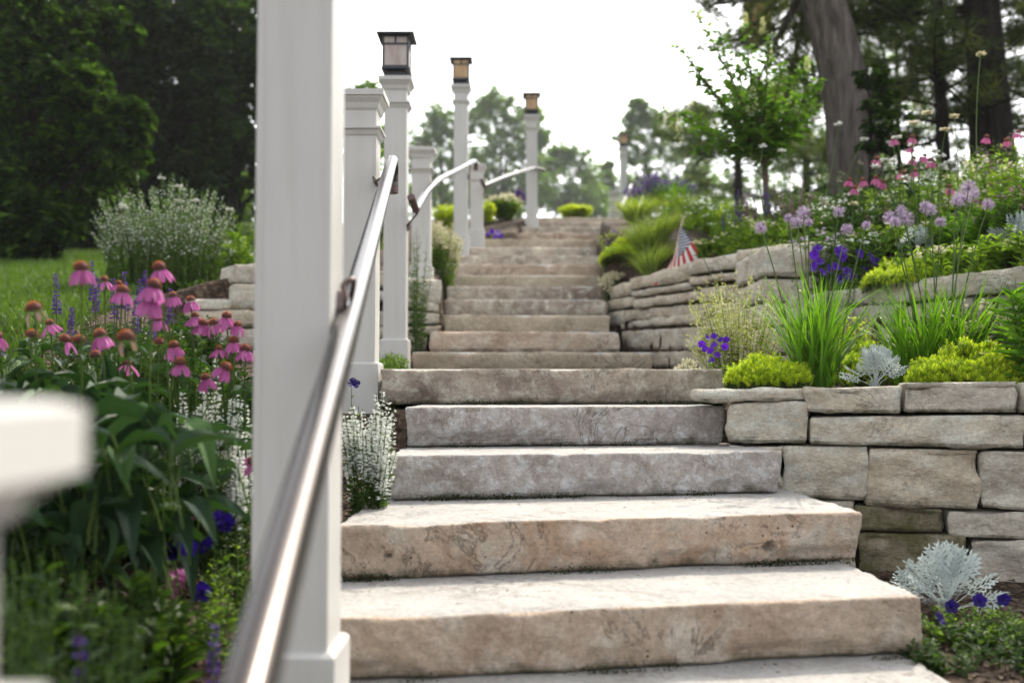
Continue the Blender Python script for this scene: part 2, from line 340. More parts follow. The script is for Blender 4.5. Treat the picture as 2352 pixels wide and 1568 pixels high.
sy = np.array([-1.5, -.6, .3, 1.2] + [min(s['yl'], s['yr']) for s in ST]); sz = np.array([-1.05, -.75, -.45, -.2] + [s['z'] for s in ST])
sxl = np.array([-.75] * 4 + [s['xl'] for s in ST]); sxr = np.array([1.0] * 4 + [s['xr'] for s in ST])
WA = np.array([[.60, 3.86], [.705, 3.82], [1.774, 3.45], [2.35, 3.25], [3.2, 3.0]])
WBC = np.array([[.62, 8.9], [.767, 8.2], [.894, 7.6], [1.242, 6.7], [1.675, 5.62]])
WC = np.array([[1.45, 5.95], [1.52, 5.75], [2.108, 4.1], [2.36, 3.4], [3.2, 3.0]])
WD = np.array([[-2.1, 6.35], [-1.84, 6.5], [-.52, 7.4]])
def gz(x, y):
    x = np.asarray(x, float); y = np.asarray(y, float)
    lawn = np.interp(y, [-3, 0, 1.9, 3, 4, 5, 8, 14, 30, 90, 900], [-1.2, -.65, .02, .12, .55, .95, 1.5, 2.55, 3.6, 8, 60])
    lb = np.interp(y, [-3, 0, 1.2, 1.86, 2.9, 3.4, 4.36, 5.3, 6.3, 7.3], [-1.3, -.75, -.25, .03, .10, .28, .61, .70, .80, .92])
    lup = np.interp(y, [6.5, 7.6, 9, 10.4, 12.9, 19, 30, 90, 900], [1.42, 1.48, 1.75, 2.13, 2.85, 3.9, 4.6, 8, 60])
    wd = np.interp(x, WD[:, 0], WD[:, 1]); up = sm((y - wd - .10) / .12)
    left = lb * (1 - up) + lup * up
    k = sm((-x - 1.7) / .9); left = left * (1 - k) + lawn * k
    # right
    low = np.interp(y, [-3, 0, 1.2, 2.4, 4], [-1.2, -.6, -.1, -.02, .04])
    wa = np.interp(x, WA[:, 0], WA[:, 1]); onA = sm((y - wa - .10) / .08)
    r = low * (1 - onA) + .665 * onA
    wb = np.where(x < 1.62, np.interp(x, WBC[:, 0], WBC[:, 1]), np.interp(x, WC[:, 0], WC[:, 1]))
    zt = np.where(x < 1.62, 1.42, 1.08); d = y - wb
    zr = np.interp(y, [3, 5, 6, 8, 10, 12.9, 19, 30, 90, 900], [1.15, 1.38, 1.55, 1.85, 2.3, 2.9, 3.95, 4.6, 8, 60])
    hb = zt + (zr - zt) * sm(d / 1.6); onB = sm((d - .10) / .08)
    r = r * (1 - onB) + hb * onB
    xl = np.interp(y, sy, sxl); xr = np.interp(y, sy, sxr)
    idx = np.clip(np.searchsorted(sy, y, side='right') - 1, 0, len(sz) - 1); zs = sz[idx] - .17
    zs = np.where(y > 14.3, np.interp(y, [14.3, 19, 30, 90, 900], [sz[-1] - .03, 3.9, 4.6, 8, 60]), zs)
    zs = np.where((y > 4.75) & (y < 6.45), .735, zs)
    tl = sm((x - xl + .04) / .06); tr = sm((xr - x + .04) / .06)
    far = (y > 15)
    out = np.where(x < (xl + xr) / 2, left * (1 - tl) + zs * tl, r * (1 - tr) + zs * tr)
    c = np.interp(y, [14.3, 19, 30, 90, 900], [3.0, 3.9, 4.6, 8, 60]); kk = sm((y - 15) / 5)
    out = out * (1 - kk) + c * kk
    und = fbm(np.stack([x.ravel() * .9, y.ravel() * .9, np.zeros(x.size)], 1), 5, 3).reshape(x.shape) * .04
    return out + und * np.where((x > xl) & (x < xr) & (y < 14.3), 0, 1)
def G(x, y): return float(gz(np.array([x]), np.array([y]))[0])
def base(px, D): x = Xat(px, D); return np.array([x, D, G(x, D)])
def inside_frame_x(D): return 1.1 * CX / F * D

def grid_mesh(xs, ys, zf, eps=0):
    X, Y = np.meshgrid(xs, ys); Z = zf(X, Y) + eps
    V = np.stack([X, Y, Z], -1).reshape(-1, 3); nx = len(xs); ny = len(ys)
    i = np.arange(ny - 1)[:, None] * nx; j = np.arange(nx - 1)[None]
    return V, np.stack([i + j, i + j + 1, i + j + 1 + nx, i + j + nx], -1).reshape(-1, 4)
def geo(a, b, n): return np.concatenate([-np.geomspace(a, b, n)[::-1]])
xs = np.unique(np.concatenate([-np.geomspace(4, 110, 20), np.arange(-4, 4.01, .05), np.geomspace(4, 110, 20)]))
ys = np.unique(np.concatenate([-np.geomspace(2, 60, 8), np.arange(-2, 15, .05), np.geomspace(15, 150, 26)]))
b = MB(); V, Fc = grid_mesh(xs, ys, gz); b.add(V, Fc, 0, .5, True); tag(b.build('ground', M['soil']), None, None, None, 'structure')
# lawn sheet + blades
def lawn_edge(y): return np.interp(y, [2.5, 4, 5.5, 7, 9, 14, 20], [-2.2, -2.3, -2.35, -2.6, -2.7, -3.2, -4])
ly = np.arange(3.2, 19, .25); rows = []
for y_ in ly: rows.append([(lx, y_) for lx in np.linspace(-26, float(lawn_edge(y_)) + .06 * math.sin(y_ * 3), 70)])
rows = np.array(rows); X, Y = rows[..., 0], rows[..., 1]; V = np.stack([X, Y, gz(X, Y) + .02], -1).reshape(-1, 3)
i = np.arange(len(ly) - 1)[:, None] * 70; j = np.arange(69)[None]; Fc = np.stack([i + j, i + j + 1, i + j + 71, i + j + 70], -1).reshape(-1, 4)
b = MB(); b.add(V, Fc, 0, .5, True); tag(b.build('lawn', M['grassy']), None, None, None, 'structure')
b = MB(); n = 42000; y = 3.6 + 11.5 * U(0, 1, n) ** .8; x = lawn_edge(y) - U(0, 1, n) * (.58 * y + .2 + lawn_edge(y)).clip(.3)
B = np.stack([x, y, gz(x, y) + .015], 1); b.blades(B, U(0, 6.28, n), U(.9, 1.5, n), U(.035, .07, n) * (1 + y * .03), .004 + y * .0012, U(.2, 1.2, n), 2, 0)
tag(b.build('lawn_grass', M['blade']), 'mown green grass blades of the lawn behind the pink flowers', 'grass', None, 'stuff')

# ------------------------------------------------------------------ stones
def stone(mb, cor, res=.02, rad=.015, amp=.006, split=.012, seed=0, topmat=None, chips=.0, mat=0, holes=()):
    """cor: (FLb,FRb,BRb,BLb,FLt,FRt,BRt,BLt) hexahedron corners; rounded, split-faced block"""
    cor = np.array(cor, float)
    h = np.array([np.linalg.norm(cor[1] - cor[0]), np.linalg.norm(cor[3] - cor[0]), np.linalg.norm(cor[4] - cor[0])]) / 2
    nx, ny, nz = [max(3, int(round(2 * a / res))) for a in h]
    pts = []; quads = []; base_ = 0
    def face(a, b_, na, nb_, fix, val):
        nonlocal base_
        A, Bb = np.meshgrid(np.linspace(-1, 1, na + 1), np.linspace(-1, 1, nb_ + 1)); p = np.zeros((A.size, 3))
        p[:, a] = A.ravel(); p[:, b_] = Bb.ravel(); p[:, fix] = val
        i = np.arange(nb_)[:, None] * (na + 1); j = np.arange(na)[None]
        q = np.stack([i + j, i + j + 1, i + j + na + 2, i + j + na + 1], -1).reshape(-1, 4)
        e = np.cross(np.eye(3)[a], np.eye(3)[b_])[fix] * val
        if e < 0: q = q[:, ::-1]
        pts.append(p); quads.append(q + base_); base_ += len(p)
    face(0, 2, nx, nz, 1, -1); face(0, 2, nx, nz, 1, 1); face(0, 1, nx, ny, 2, -1); face(0, 1, nx, ny, 2, 1); face(1, 2, ny, nz, 0, -1); face(1, 2, ny, nz, 0, 1)
    p = np.vstack(pts); q = np.vstack(quads)
    key = np.round(p * 4096).astype(np.int64); _, ui, inv = np.unique(key, axis=0, return_index=True, return_inverse=True); inv = inv.ravel()
    p = p[ui]; q = inv[q]
    L = p * h
    world0 = L + seed * 3.17
    rr = rad * (1 + .8 * fbm(world0 * 9, seed + 3, 2)).clip(.25)
    inner = np.clip(L, -(h - rr[:, None]), h - rr[:, None]); d = L - inner; dl = np.linalg.norm(d, axis=1, keepdims=True)
    nrm = norm(np.where(dl > 1e-7, d, p)); L2 = inner + nrm * rr[:, None]
    isf = (np.abs(nrm[:, 2]) < .75)
    a1 = fbm(world0 * 5, seed, 3); a2 = fbm(world0 * 22, seed + 9, 3); a3 = vnoise(world0 * np.array([9, 9, 13]) + 5, seed + 21, True) + .5 * vnoise(world0 * 23 + 9, seed + 22, True)
    topn = sm((np.abs(nrm[:, 2]) - .6) / .4)
    disp = split * (a1 * .8 - a3 * .8) * (1 - topn) + amp * a2 * (1 - .8 * topn)
    if chips:                                                   #spalls along the lower and upper front arrises
        fr = (L[:, 1] < -h[1] + .06); e1 = np.sqrt((L[:, 1] + h[1]) ** 2 + (h[2] - L[:, 2]) ** 2)
        cb = sm((fbm(np.stack([world0[:, 0] * 4, world0[:, 2] * 0, world0[:, 2] * 0 + 3], 1), seed + 31, 3) + .05) / .35)
        low = sm((-L[:, 2] - h[2] * (.55 - .35 * cb)) / (h[2] * .5)) * cb
        cu = sm((fbm(np.stack([world0[:, 0] * 6, world0[:, 2] * 0, world0[:, 2] * 0 + 7], 1), seed + 41, 3) - .12) / .3)
        upc = sm((L[:, 2] - h[2] * .62) / (h[2] * .38)) * cu
        L2[:, 1] += np.where(fr, chips * low, 0)
        fe = sm(1 - e1 / .06) * cu * chips * .4; L2[:, 1] += fe; L2[:, 2] -= fe
    L2 = L2 + nrm * disp[:, None]
    t = L2 / h * .5 + .5; u, v, w_ = t[:, 0:1], t[:, 1:2], t[:, 2:3]
    bot = cor[0] * (1 - u) * (1 - v) + cor[1] * u * (1 - v) + cor[2] * u * v + cor[3] * (1 - u) * v
    top = cor[4] * (1 - u) * (1 - v) + cor[5] * u * (1 - v) + cor[6] * u * v + cor[7] * (1 - u) * v
    W = bot * (1 - w_) + top * w_
    for hc, rx, rz, dp in holes:
        e = ((W[:, 0] - hc[0]) / rx) ** 2 + ((W[:, 2] - hc[2]) / rz) ** 2
        W[:, 1] += np.where((L[:, 1] < -h[1] + .03), dp * sm(1.35 - e), 0)
    mats = np.full(len(q), mat)
    if topmat is not None:
        cz = p[q][:, :, 2].mean(1); cy = L[q][:, :, 1].mean(1)
        jag = .012 + .014 * (fbm(np.stack([L[q][:, :, 0].mean(1) * 14, cy * 0, cy * 0], 1), seed + 77, 3) + .2)
        mats = np.where((cz > .999) & (cy > -h[1] + jag), topmat, mats)
    hf = (L[q][:, :, 2].mean(1) / h[2] + 1) * .5; hf = np.where(np.abs(L[q][:, :, 1].mean(1)) < h[1] * .98, np.maximum(hf, .8 * (np.abs(L[q][:, :, 2].mean(1)) > h[2] * .98) * (hf > .5)), hf)
    mb.add(W, q, mats, hf, True)
ORD = ['lowest', 'second', 'third', 'fourth', 'fifth', 'sixth', 'seventh', 'eighth', 'ninth', 'tenth', 'eleventh', 'twelfth', 'thirteenth', 'fourteenth', 'fifteenth', 'sixteenth', 'seventeenth', 'eighteenth', 'nineteenth', 'twentieth']
slook = {0: ('pale stone slab cut off by the bottom of the picture, only its flat top seen', 'tan'), 1: ('widest cream stone step at the bottom with chipped lower edge and stained face', 'cream'),
         2: ('peach coloured stone step with a dark hole near its right end', 'tan'), 3: ('thick mottled blue grey stone step with white blotches, just above the peach step', 'blue'),
         4: ('mottled grey stone step between white salvia and the near wall, second blue grey one up', 'blue'), 5: ('dark brown grey stone step whose right half turns pale, level with the wall top', 'brown'),
         6: ('narrow mottled beige step just above the wide brown grey one', 'warm'), 7: ('pale step with a long wavy crack, seventh above the lowest slab', 'cream'), 8: ('smooth warm cream step, the yellowest of the upper flight', 'warm')}
for k, s in enumerate(ST):
    z = s['z']; zb = z - (.15 if k < 12 else .17) + .004
    dep = .62 if k < 5 else .62
    nxt = ST[k + 1] if k + 1 < len(ST) else None
    if nxt: dep = min(.75, max(nxt['yl'] - s['yl'], nxt['yr'] - s['yr']) + .14)
    yl, yr, xl, xr = s['yl'], s['yr'], s['xl'], s['xr']
    jr = [.0, .02, -.0, .01][k % 4]
    cor = [(xl + .012, yl + .02, zb), (xr - .01, yr + .02, zb), (xr - .02, yr + dep, zb), (xl, yl + dep, zb), (xl, yl, z), (xr - jr, yr, z), (xr - .04 - jr, yr + dep, z), (xl + .02, yl + dep, z)]
    look, mt = slook.get(k, (ORD[k] + ' step counted from the bottom slab, a ' + ['pale', 'brown mottled', 'grey mottled', 'beige'][k % 4] + ' rough faced stone', ['cream', 'brown', 'brown', 'warm'][k % 4]))
    o_ = thing('stone_step', look, 'step', ((xl + xr) / 2, yl, zb), 'stone steps climbing the garden')
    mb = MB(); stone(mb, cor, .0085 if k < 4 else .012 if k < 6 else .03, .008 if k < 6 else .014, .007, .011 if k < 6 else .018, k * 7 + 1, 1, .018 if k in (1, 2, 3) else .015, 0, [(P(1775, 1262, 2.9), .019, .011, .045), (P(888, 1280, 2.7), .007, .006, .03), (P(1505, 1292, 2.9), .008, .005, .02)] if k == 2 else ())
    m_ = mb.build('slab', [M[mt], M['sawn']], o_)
# walls ------------------------------------------------------------
def quad_stone(mb, px0, px1, yl0, yl1, yr0, yr1, Df, depth=.24, seed=0, res=.016, **kw):
    """front face given by left top/bottom and right top/bottom pixel rows at the wall's own distances"""
    Da, Db = Df(px0), Df(px1)
    tl, bl, tr, br = P(px0, yl0, Da), P(px0, yl1, Da), P(px1, yr0, Db), P(px1, yr1, Db)
    d = norm(np.array([-(tr - tl)[1], (tr - tl)[0], 0.0])) * depth
    stone(mb, [bl, br, br + d, bl + d, tl, tr, tr + d, tl + d], res, kw.get('rad', .009), .007, kw.get('split', .02), seed, None, kw.get('chips', .0))
def lin(a, b_): return lambda p: a[1] + (b_[1] - a[1]) * (p - a[0]) / (b_[0] - a[0])
def pl(pts): 
    a = np.array(pts, float); return lambda p: float(np.interp(p, a[:, 0], a[:, 1]))
dA = pl([(1580, 3.80), (2352, 3.46), (2560, 3.37), (3000, 3.2)])
wallA = thing('retaining_wall', 'low dry stone wall of pale blocks beside the lowest steps at right', 'wall', (1.5, 3.6, 0), 'dry stone walls')
SA = [(1590, 1850, 895, 922, 892, 918, 'mossy' if 0 else 'wall'), (1851, 2068, 893, 946, 886, 950, 'wall'), (2070, 2344, 879, 946, 876, 947, 'grey'), (2349, 2600, 878, 948, 876, 955, 'grey'), (2604, 2900, 876, 955, 870, 960, 'wall'),
      (1671, 1857, 926, 1016, 919, 1019, 'wall'), (1856, 2360, 958, 1020, 952, 1030, 'wall'), (2364, 2640, 958, 1032, 962, 1040, 'grey'), (2644, 2960, 964, 1042, 968, 1052, 'wall'),
      (1797, 1998, 1024, 1140, 1022, 1151, 'wall'), (1990, 2252, 1030, 1160, 1034, 1171, 'wallw'), (2250, 2460, 1036, 1166, 1040, 1176, 'grey'), (2464, 2760, 1044, 1176, 1050, 1190, 'wall'),
      (1640, 1962, 1150, 1215, 1150, 1220, 'grey'), (1966, 2170, 1162, 1218, 1168, 1224, 'mossy'), (2176, 2430, 1175, 1232, 1180, 1242, 'grey'), (2434, 2800, 1184, 1246, 1196, 1256, 'grey'),
      (1700, 1964, 1222, 1330, 1222, 1330, 'grey'), (1967, 2216, 1222, 1330, 1230, 1345, 'mossy'), (2232, 2470, 1242, 1390, 1248, 1400, 'grey'), (2474, 2800, 1252, 1400, 1262, 1410, 'wall'),
      (1680, 1796, 1026, 1146, 1026, 1146, 'grey'), (1990, 2230, 1336, 1420, 1350, 1430, 'mossy')]
for q, (a, b2, c, d, e, f, mt) in enumerate(SA):
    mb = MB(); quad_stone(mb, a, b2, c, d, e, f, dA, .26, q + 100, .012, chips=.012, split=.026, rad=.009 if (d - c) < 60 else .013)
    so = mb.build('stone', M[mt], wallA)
    if mt == 'mossy': so['label'] = 'stone block streaked with yellow green moss'
dB = pl([(1385, 8.3), (1445, 7.6), (1600, 6.7), (1860, 5.62)])
wallB = thing('retaining_wall', 'curved layered stone wall beside the upper steps, small flag planted on its top', 'wall', (1.2, 6.7, .75), 'dry stone walls')
SB = [(1398, 1446, 660, 690, 646, 678), (1447, 1580, 642, 665, 602, 645), (1581, 1692, 602, 632, 578, 615), (1693, 1862, 574, 615, 553, 605),
      (1392, 1446, 690, 716, 680, 705), (1448, 1580, 668, 684, 648, 664), (1582, 1625, 636, 656, 632, 652), (1627, 1858, 630, 648, 608, 628),
      (1394, 1430, 718, 752, 712, 746), (1450, 1602, 688, 710, 666, 690), (1604, 1686, 660, 692, 652, 686), (1688, 1856, 650, 690, 630, 680),
      (1434, 1660, 712, 738, 694, 722), (1662, 1850, 696, 726, 684, 716), (1424, 1524, 740, 757, 726, 748), (1526, 1610, 728, 748, 712, 742), (1612, 1840, 730, 766, 722, 760),
      (1428, 1606, 760, 806, 750, 802), (1608, 1830, 768, 812, 764, 810), (1500, 1600, 808, 846, 804, 842), (1602, 1820, 815, 858, 812, 856), (1420, 1498, 808, 840, 808, 840)]
for q, (a, b2, c, d, e, f) in enumerate(SB):
    mb = MB(); quad_stone(mb, a, b2, c, d, e, f, dB, .3, q + 200, .03, chips=.012, rad=.016)
    mb.build('stone', M[['wallw', 'wallw', 'wall'][q % 3]], wallB)
# return face of the wall's right end
e0 = P(1862, 700, 5.62); mb = MB(); q = 0
for z0, z1 in ((1.30, 1.47), (1.16, 1.29), (1.02, 1.15), (.86, 1.01), (.70, .85)):
    mb = MB(); x0 = e0[0] - .02; y0 = 5.64
    stone(mb, [(x0 - .25, y0, z0), (x0 + .03, y0 + .02, z0), (x0 + .02, y0 + .7, z0), (x0 - .25, y0 + .7, z0), (x0 - .25, y0, z1), (x0 + .03, y0 + .02, z1), (x0 + .02, y0 + .7, z1), (x0 - .25, y0 + .7, z1)], .03, .02, .005, .015, 300 + q); q += 1
    mb.build('stone', M['wall'], wallB)
dC = pl([(1760, 5.85), (1870, 5.42), (2352, 4.1), (2700, 3.45), (3400, 2.9)])
wallC = thing('retaining_wall', 'long weathered stone wall behind the alliums, holding up the flower bank at right', 'wall', (1.9, 4.8, .66), 'dry stone walls')
SC = [(1800, 2003, 682, 712, 655, 700), (2005, 2352, 655, 700, 612, 668), (2354, 2700, 612, 668, 560, 640), (2704, 3200, 562, 640, 500, 590),
      (1765, 1844, 712, 745, 706, 742), (1846, 1930, 716, 752, 704, 746), (1932, 2077, 708, 752, 696, 744), (2079, 2234, 702, 744, 680, 728), (2236, 2420, 680, 728, 668, 722), (2424, 2760, 668, 724, 650, 712), (2764, 3200, 650, 712, 610, 700),
      (1765, 2000, 750, 800, 752, 800), (2004, 2300, 756, 800, 736, 800), (2304, 2700, 736, 800, 730, 800), (2704, 3200, 722, 810, 710, 820), (1765, 2100, 806, 860, 806, 860), (2104, 2600, 806, 860, 806, 870), (2604, 3200, 810, 880, 826, 890)]
for q, (a, b2, c, d, e, f) in enumerate(SC):
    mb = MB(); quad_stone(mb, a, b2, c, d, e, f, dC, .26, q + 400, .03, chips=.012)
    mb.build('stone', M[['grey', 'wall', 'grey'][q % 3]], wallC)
dD = pl([(430, 6.45), (535, 6.6), (1016, 7.42)])
wallD = thing('retaining_wall', 'short stone wall on the left of the steps, running behind the white posts', 'wall', (-1.2, 6.9, .85), 'dry stone walls')
SD = [(432, 536, 686, 711, 686, 711), (432, 600, 713, 752, 713, 752), (536, 640, 606, 650, 608, 650), (538, 640, 652, 710, 652, 710), (642, 800, 610, 660, 616, 660), (642, 740, 662, 712, 662, 712), (742, 868, 664, 712, 664, 710),
      (802, 930, 618, 662, 625, 662), (932, 1014, 636, 692, 642, 698), (870, 1010, 664, 690, 700, 718), (602, 760, 714, 752, 714, 752), (762, 930, 714, 752, 716, 748), (932, 1012, 712, 742, 720, 744),
      (602, 1013, 756, 790, 748, 768), (432, 600, 756, 800, 756, 800), (640, 934, 792, 830, 772, 815), (936, 982, 770, 808, 772, 806), (440, 640, 804, 840, 804, 840)]
for q, (a, b2, c, d, e, f) in enumerate(SD):
    mb = MB(); quad_stone(mb, a, b2, c, d, e, f, dD, .28, q + 500, .03, chips=.01)
    mb.build('stone', M[['wall', 'wallw', 'grey'][q % 3]], wallD)

# ------------------------------------------------------------------ posts, lanterns, rails
def sq_lathe(mb, cx, cy, prof, ch=.003, mat=0, cap=True):
    """square section profile [(half,z)...] with chamfered corners"""
    rings = []
    for h, z in prof:
        c = min(ch, h * .3)
        rings.append([(cx + a, cy + b_, z) for a, b_ in ((-h + c, -h), (h - c, -h), (h, -h + c), (h, h - c), (h - c, h), (-h + c, h), (-h, h - c), (-h, -h + c))])
    V = np.array(rings).reshape(-1, 3); k = len(prof)
    Fq = [[i * 8 + j, i * 8 + (j + 1) % 8, i * 8 + 8 + (j + 1) % 8, i * 8 + 8 + j] for i in range(k - 1) for j in range(8)]
    mb.add(V, Fq, mat, .5)
    if cap: mb.add(V[-8:], [list(range(8))], mat, .5); mb.add(V[:8], [list(range(8))[::-1]], mat, .5)
def post(x, y, w, z0, z1, label, tall, grp, base_h=.15, fascia=.027, crown=.058):
    o = thing('lamp_post' if tall else 'newel_post', label, 'post', (x, y, z0), grp)
    h = w / 2; k = w / .141
    m = MB(); sq_lathe(m, x, y, [(h, z0 - .3), (h, z1 - .006)], .003); m.build('shaft', M['paint'], o)
    for sx_ in ((-1, 1) if w > .13 and y < 5 else ()):            # face boards: a thin strip each side leaves a fine seam
        m = MB(); xa = x + sx_ * (h - .0075); V = [(xa + a * .0068, y - h - .0012 + b_ * .002, c_) for c_ in (z0 + .14, z1 - .2) for a, b_ in ((-1, 0), (1, 0), (1, 1), (-1, 1))]
        m.add(V, [[0, 3, 2, 1], [4, 5, 6, 7], [0, 1, 5, 4], [1, 2, 6, 5], [2, 3, 7, 6], [3, 0, 4, 7]], 0, .5); m.build('corner_strip', M['paint'], o)
    m = MB(); sq_lathe(m, x, y, [(h + .016 * k, z0 - .1), (h + .016 * k, z0 + base_h * k - .008), (h + .008 * k, z0 + base_h * k)], .001); m.build('base_trim', M['paint'], o)
    zc = z1 - .16 * k
    m = MB(); sq_lathe(m, x, y, [(h + .002, zc - .036 * k), (h + .006 * k, zc - .03 * k), (h + .012 * k, zc - .014 * k), (h + .021 * k, zc - .008 * k), (h + .021 * k, zc)], .001); m.build('collar', M['paint'], o)
    m = MB(); sq_lathe(m, x, y, [(h + .002, z1 - crown * k - fascia * k), (h + .008 * k, z1 - .83 * crown * k - fascia * k), (h + .013 * k, z1 - .48 * crown * k - fascia * k), (h + .025 * k, z1 - .16 * crown * k - fascia * k), (h + .028 * k, z1 - fascia * k), (h + .034 * k, z1 - fascia * k), (h + .034 * k, z1 - .002), (h + .02, z1 + .002)], .0015); m.build('cap', M['paint'], o)
    return o
def lantern(x, y, z, s, label):
    o = thing('lantern', label, 'lantern', (x, y, z), 'lanterns on the white posts')
    hb = .078 * s; T = .296 * s
    m = MB(); sq_lathe(m, x, y, [(.072 * s, z), (.072 * s, z + .012 * s), (.050 * s, z + .016 * s), (.050 * s, z + .04 * s), (.09 * s, z + .046 * s), (.09 * s, z + .054 * s), (.08 * s, z + .058 * s)], .001); m.build('base', M['dark'], o)
    z0 = z + .056 * s; z1 = z + .262 * s; zm = z + .205 * s; t = .006 * s
    m = MB()
    def bar(a, b_): 
        a = np.array(a); b_ = np.array(b_); lo = np.minimum(a, b_) - t; hi = np.maximum(a, b_) + t
        V = [(X_, Y_, Z_) for Z_ in (lo[2], hi[2]) for X_, Y_ in ((lo[0], lo[1]), (hi[0], lo[1]), (hi[0], hi[1]), (lo[0], hi[1]))]
        m.add(V, [[0, 3, 2, 1], [4, 5, 6, 7], [0, 1, 5, 4], [1, 2, 6, 5], [2, 3, 7, 6], [3, 0, 4, 7]], 0, .5)
    for sx_, sy_ in ((-1, -1), (1, -1), (1, 1), (-1, 1)): bar((x + sx_ * hb, y + sy_ * hb, z0), (x + sx_ * hb, y + sy_ * hb, z1))
    for zz in (z0 + t, zm, z1 - t):
        for sg in (-1, 1):
            bar((x - hb + 2 * t, y + sg * hb, zz), (x + hb - 2 * t, y + sg * hb, zz)); bar((x + sg * hb, y - hb + 2 * t, zz), (x + sg * hb, y + hb - 2 * t, zz))
    for sg in (-1, 1): bar((x, y + sg * hb, zm + 2 * t), (x, y + sg * hb, z1 - 3 * t)); bar((x + sg * hb, y, zm + 2 * t), (x + sg * hb, y, z1 - 3 * t))
    m.build('frame', M['dark'], o)
    for ax, sg in ((1, -1), (1, 1), (0, -1), (0, 1)):
        m = MB(); hw = hb - t * 1.05; q = .0015
        if ax == 1: lo = (x - hw, y + sg * hb - q, z0 + 2.1 * t); hi = (x + hw, y + sg * hb + q, z1 - 2.1 * t)
        else: lo = (x + sg * hb - q, y - hw, z0 + 2.1 * t); hi = (x + sg * hb + q, y + hw, z1 - 2.1 * t)
        V = [(X_, Y_, Z_) for Z_ in (lo[2], hi[2]) for X_, Y_ in ((lo[0], lo[1]), (hi[0], lo[1]), (hi[0], hi[1]), (lo[0], hi[1]))]
        m.add(V, [[0, 3, 2, 1], [4, 5, 6, 7], [0, 1, 5, 4], [1, 2, 6, 5], [2, 3, 7, 6], [3, 0, 4, 7]], 0, .5); m.build('pane', M['paleglass' if s > 1.0 and z < 2.75 else 'glass'], o)
    m = MB(); sq_lathe(m, x, y, [(.082 * s, z + .258 * s), (.117 * s, z + .262 * s), (.117 * s, z + .272 * s), (.03 * s, z + T)], .001); m.build('roof', M['dark'], o)
    return o
PO = [  # L, R px of the front face, D, ztop spec ('y', value) or z, base y or z, tall, label
    (582, 757, 1.86, 1.87, .035, 1, 'largest white post in the foreground, rising out of the top of the picture'),
    (785, 861, 4.22, zof(203, 4.19), .63, 0, 'short capped white post just right of the big foreground post'),
    (879, 931, 6.30, zof(172, 6.26), zof(833, 6.3), 1, 'tallest complete white post, carrying the biggest lantern'),
    (944, 987, 7.55, zof(335, 7.5), 1.45, 0, 'short capped white post standing above the left stone wall'),
    (1041, 1073, 10.2, zof(192, 10.16), zof(574, 10.2), 1, 'tall slim white post with the middle lantern, left of the bent rail end'),
    (1079, 1109, 10.75, zof(375, 10.7), zof(556, 10.75), 0, 'short white post between the second and third rails'),
    (1209, 1235, 12.9, zof(262, 12.86), zof(527, 12.9), 1, 'tall white post at the head of the steps on the left side'),
    (1404, 1424, 17.0, zof(440, 17), zof(495, 17), 0, 'small far white post beside the farthest rail'),
    (1427, 1443, 19.0, zof(337, 19), zof(489, 19), 1, 'farthest and smallest white lamp post on the right of the steps')]
posts = []
for L_, R_, D, z1, z0, tall, lab in PO:
    w_ = (R_ - L_) / F * D; xx = Xat((L_ + R_) / 2, D); yy = D + w_ / 2
    posts.append((xx, yy, w_, z0, z1)); post(xx, yy, w_, z0, z1, lab, tall, 'white posts along the steps')
    if tall: lantern(xx, yy, z1 + .003, w_ / .141, {0: 'lantern on the big foreground post, above the picture', 2: 'largest lantern, dark square frame with pinkish panes', 4: 'second largest lantern, amber panes, above the bent rail', 6: 'amber lantern in front of the far tree, over the head of the steps', 8: 'farthest and smallest lantern, amber'}[len(posts) - 1])
post(-.352, .48, .14, -.85, .665, 'white post so near that only its blurred cap shows, at the left edge', 0, 'white posts along the steps', .15, .040, .026)
def smooth(pts, n=8):
    p = np.array(pts, float); p = np.vstack([2 * p[0] - p[1], p, 2 * p[-1] - p[-2]]); out = []
    for i in range(1, len(p) - 2):
        for t in np.arange(n) / n:
            out.append(.5 * (2 * p[i] + (p[i + 1] - p[i - 1]) * t + (2 * p[i - 1] - 5 * p[i] + 4 * p[i + 1] - p[i + 2]) * t * t + (3 * p[i] - p[i - 1] - 3 * p[i + 1] + p[i + 2]) * t ** 3))
    out.append(p[-2]); return np.array(out)
def rail(label, pts, r, caps, brs):
    o = thing('handrail', label, 'handrail', pts[0], 'metal handrails')
    m = MB(); m.tube(smooth(pts, 10), r, 24); m.build('tube', M['bronze'], o)
    for a, b_ in caps: m = MB(); m.tube([a, b_], r * 1.02, 20); m.build('end_cap', M['cap'], o)
    for pp, face in brs:      # rail point, post face point
        m = MB(); pp = np.array(pp); face = np.array(face); d = norm(pp - face)
        dn = np.array([0, 0, -.045])
        m.tube(smooth([face + dn * 1.0, face + d * .025 + dn * .9, (pp + face) / 2 + dn * .75 + d * .012, pp + dn * .8, pp + np.array([0, 0, -r * .8])], 6), .0065, 8)
        m.tube([face + dn - d * .002, face + dn + d * .007], .026, 16); m.build('bracket', M['iron'], o)
r1a = np.array([-.17, .3, .218]); r1b = np.array([-.224, .86, .42]); 
tip = P(899, 372, 4.22)
dirr = (tip - r1b); end1 = tip + norm(dirr) * .03
pr1 = [r1a, r1b, r1b + dirr * .33, r1b + dirr * .66, r1b + dirr * .95, tip + np.array([0, .03, .012]), tip + np.array([-.004, .085, -.01]), tip + np.array([-.006, .10, -.06]), tip + np.array([-.006, .10, -.085])]
mid = r1b + dirr * ((1.95 - .86) / (4.22 - .86))
p2x = posts[1][0] + posts[1][2] / 2; p1x = posts[0][0] + posts[0][2] / 2
bk = r1b + dirr * .985
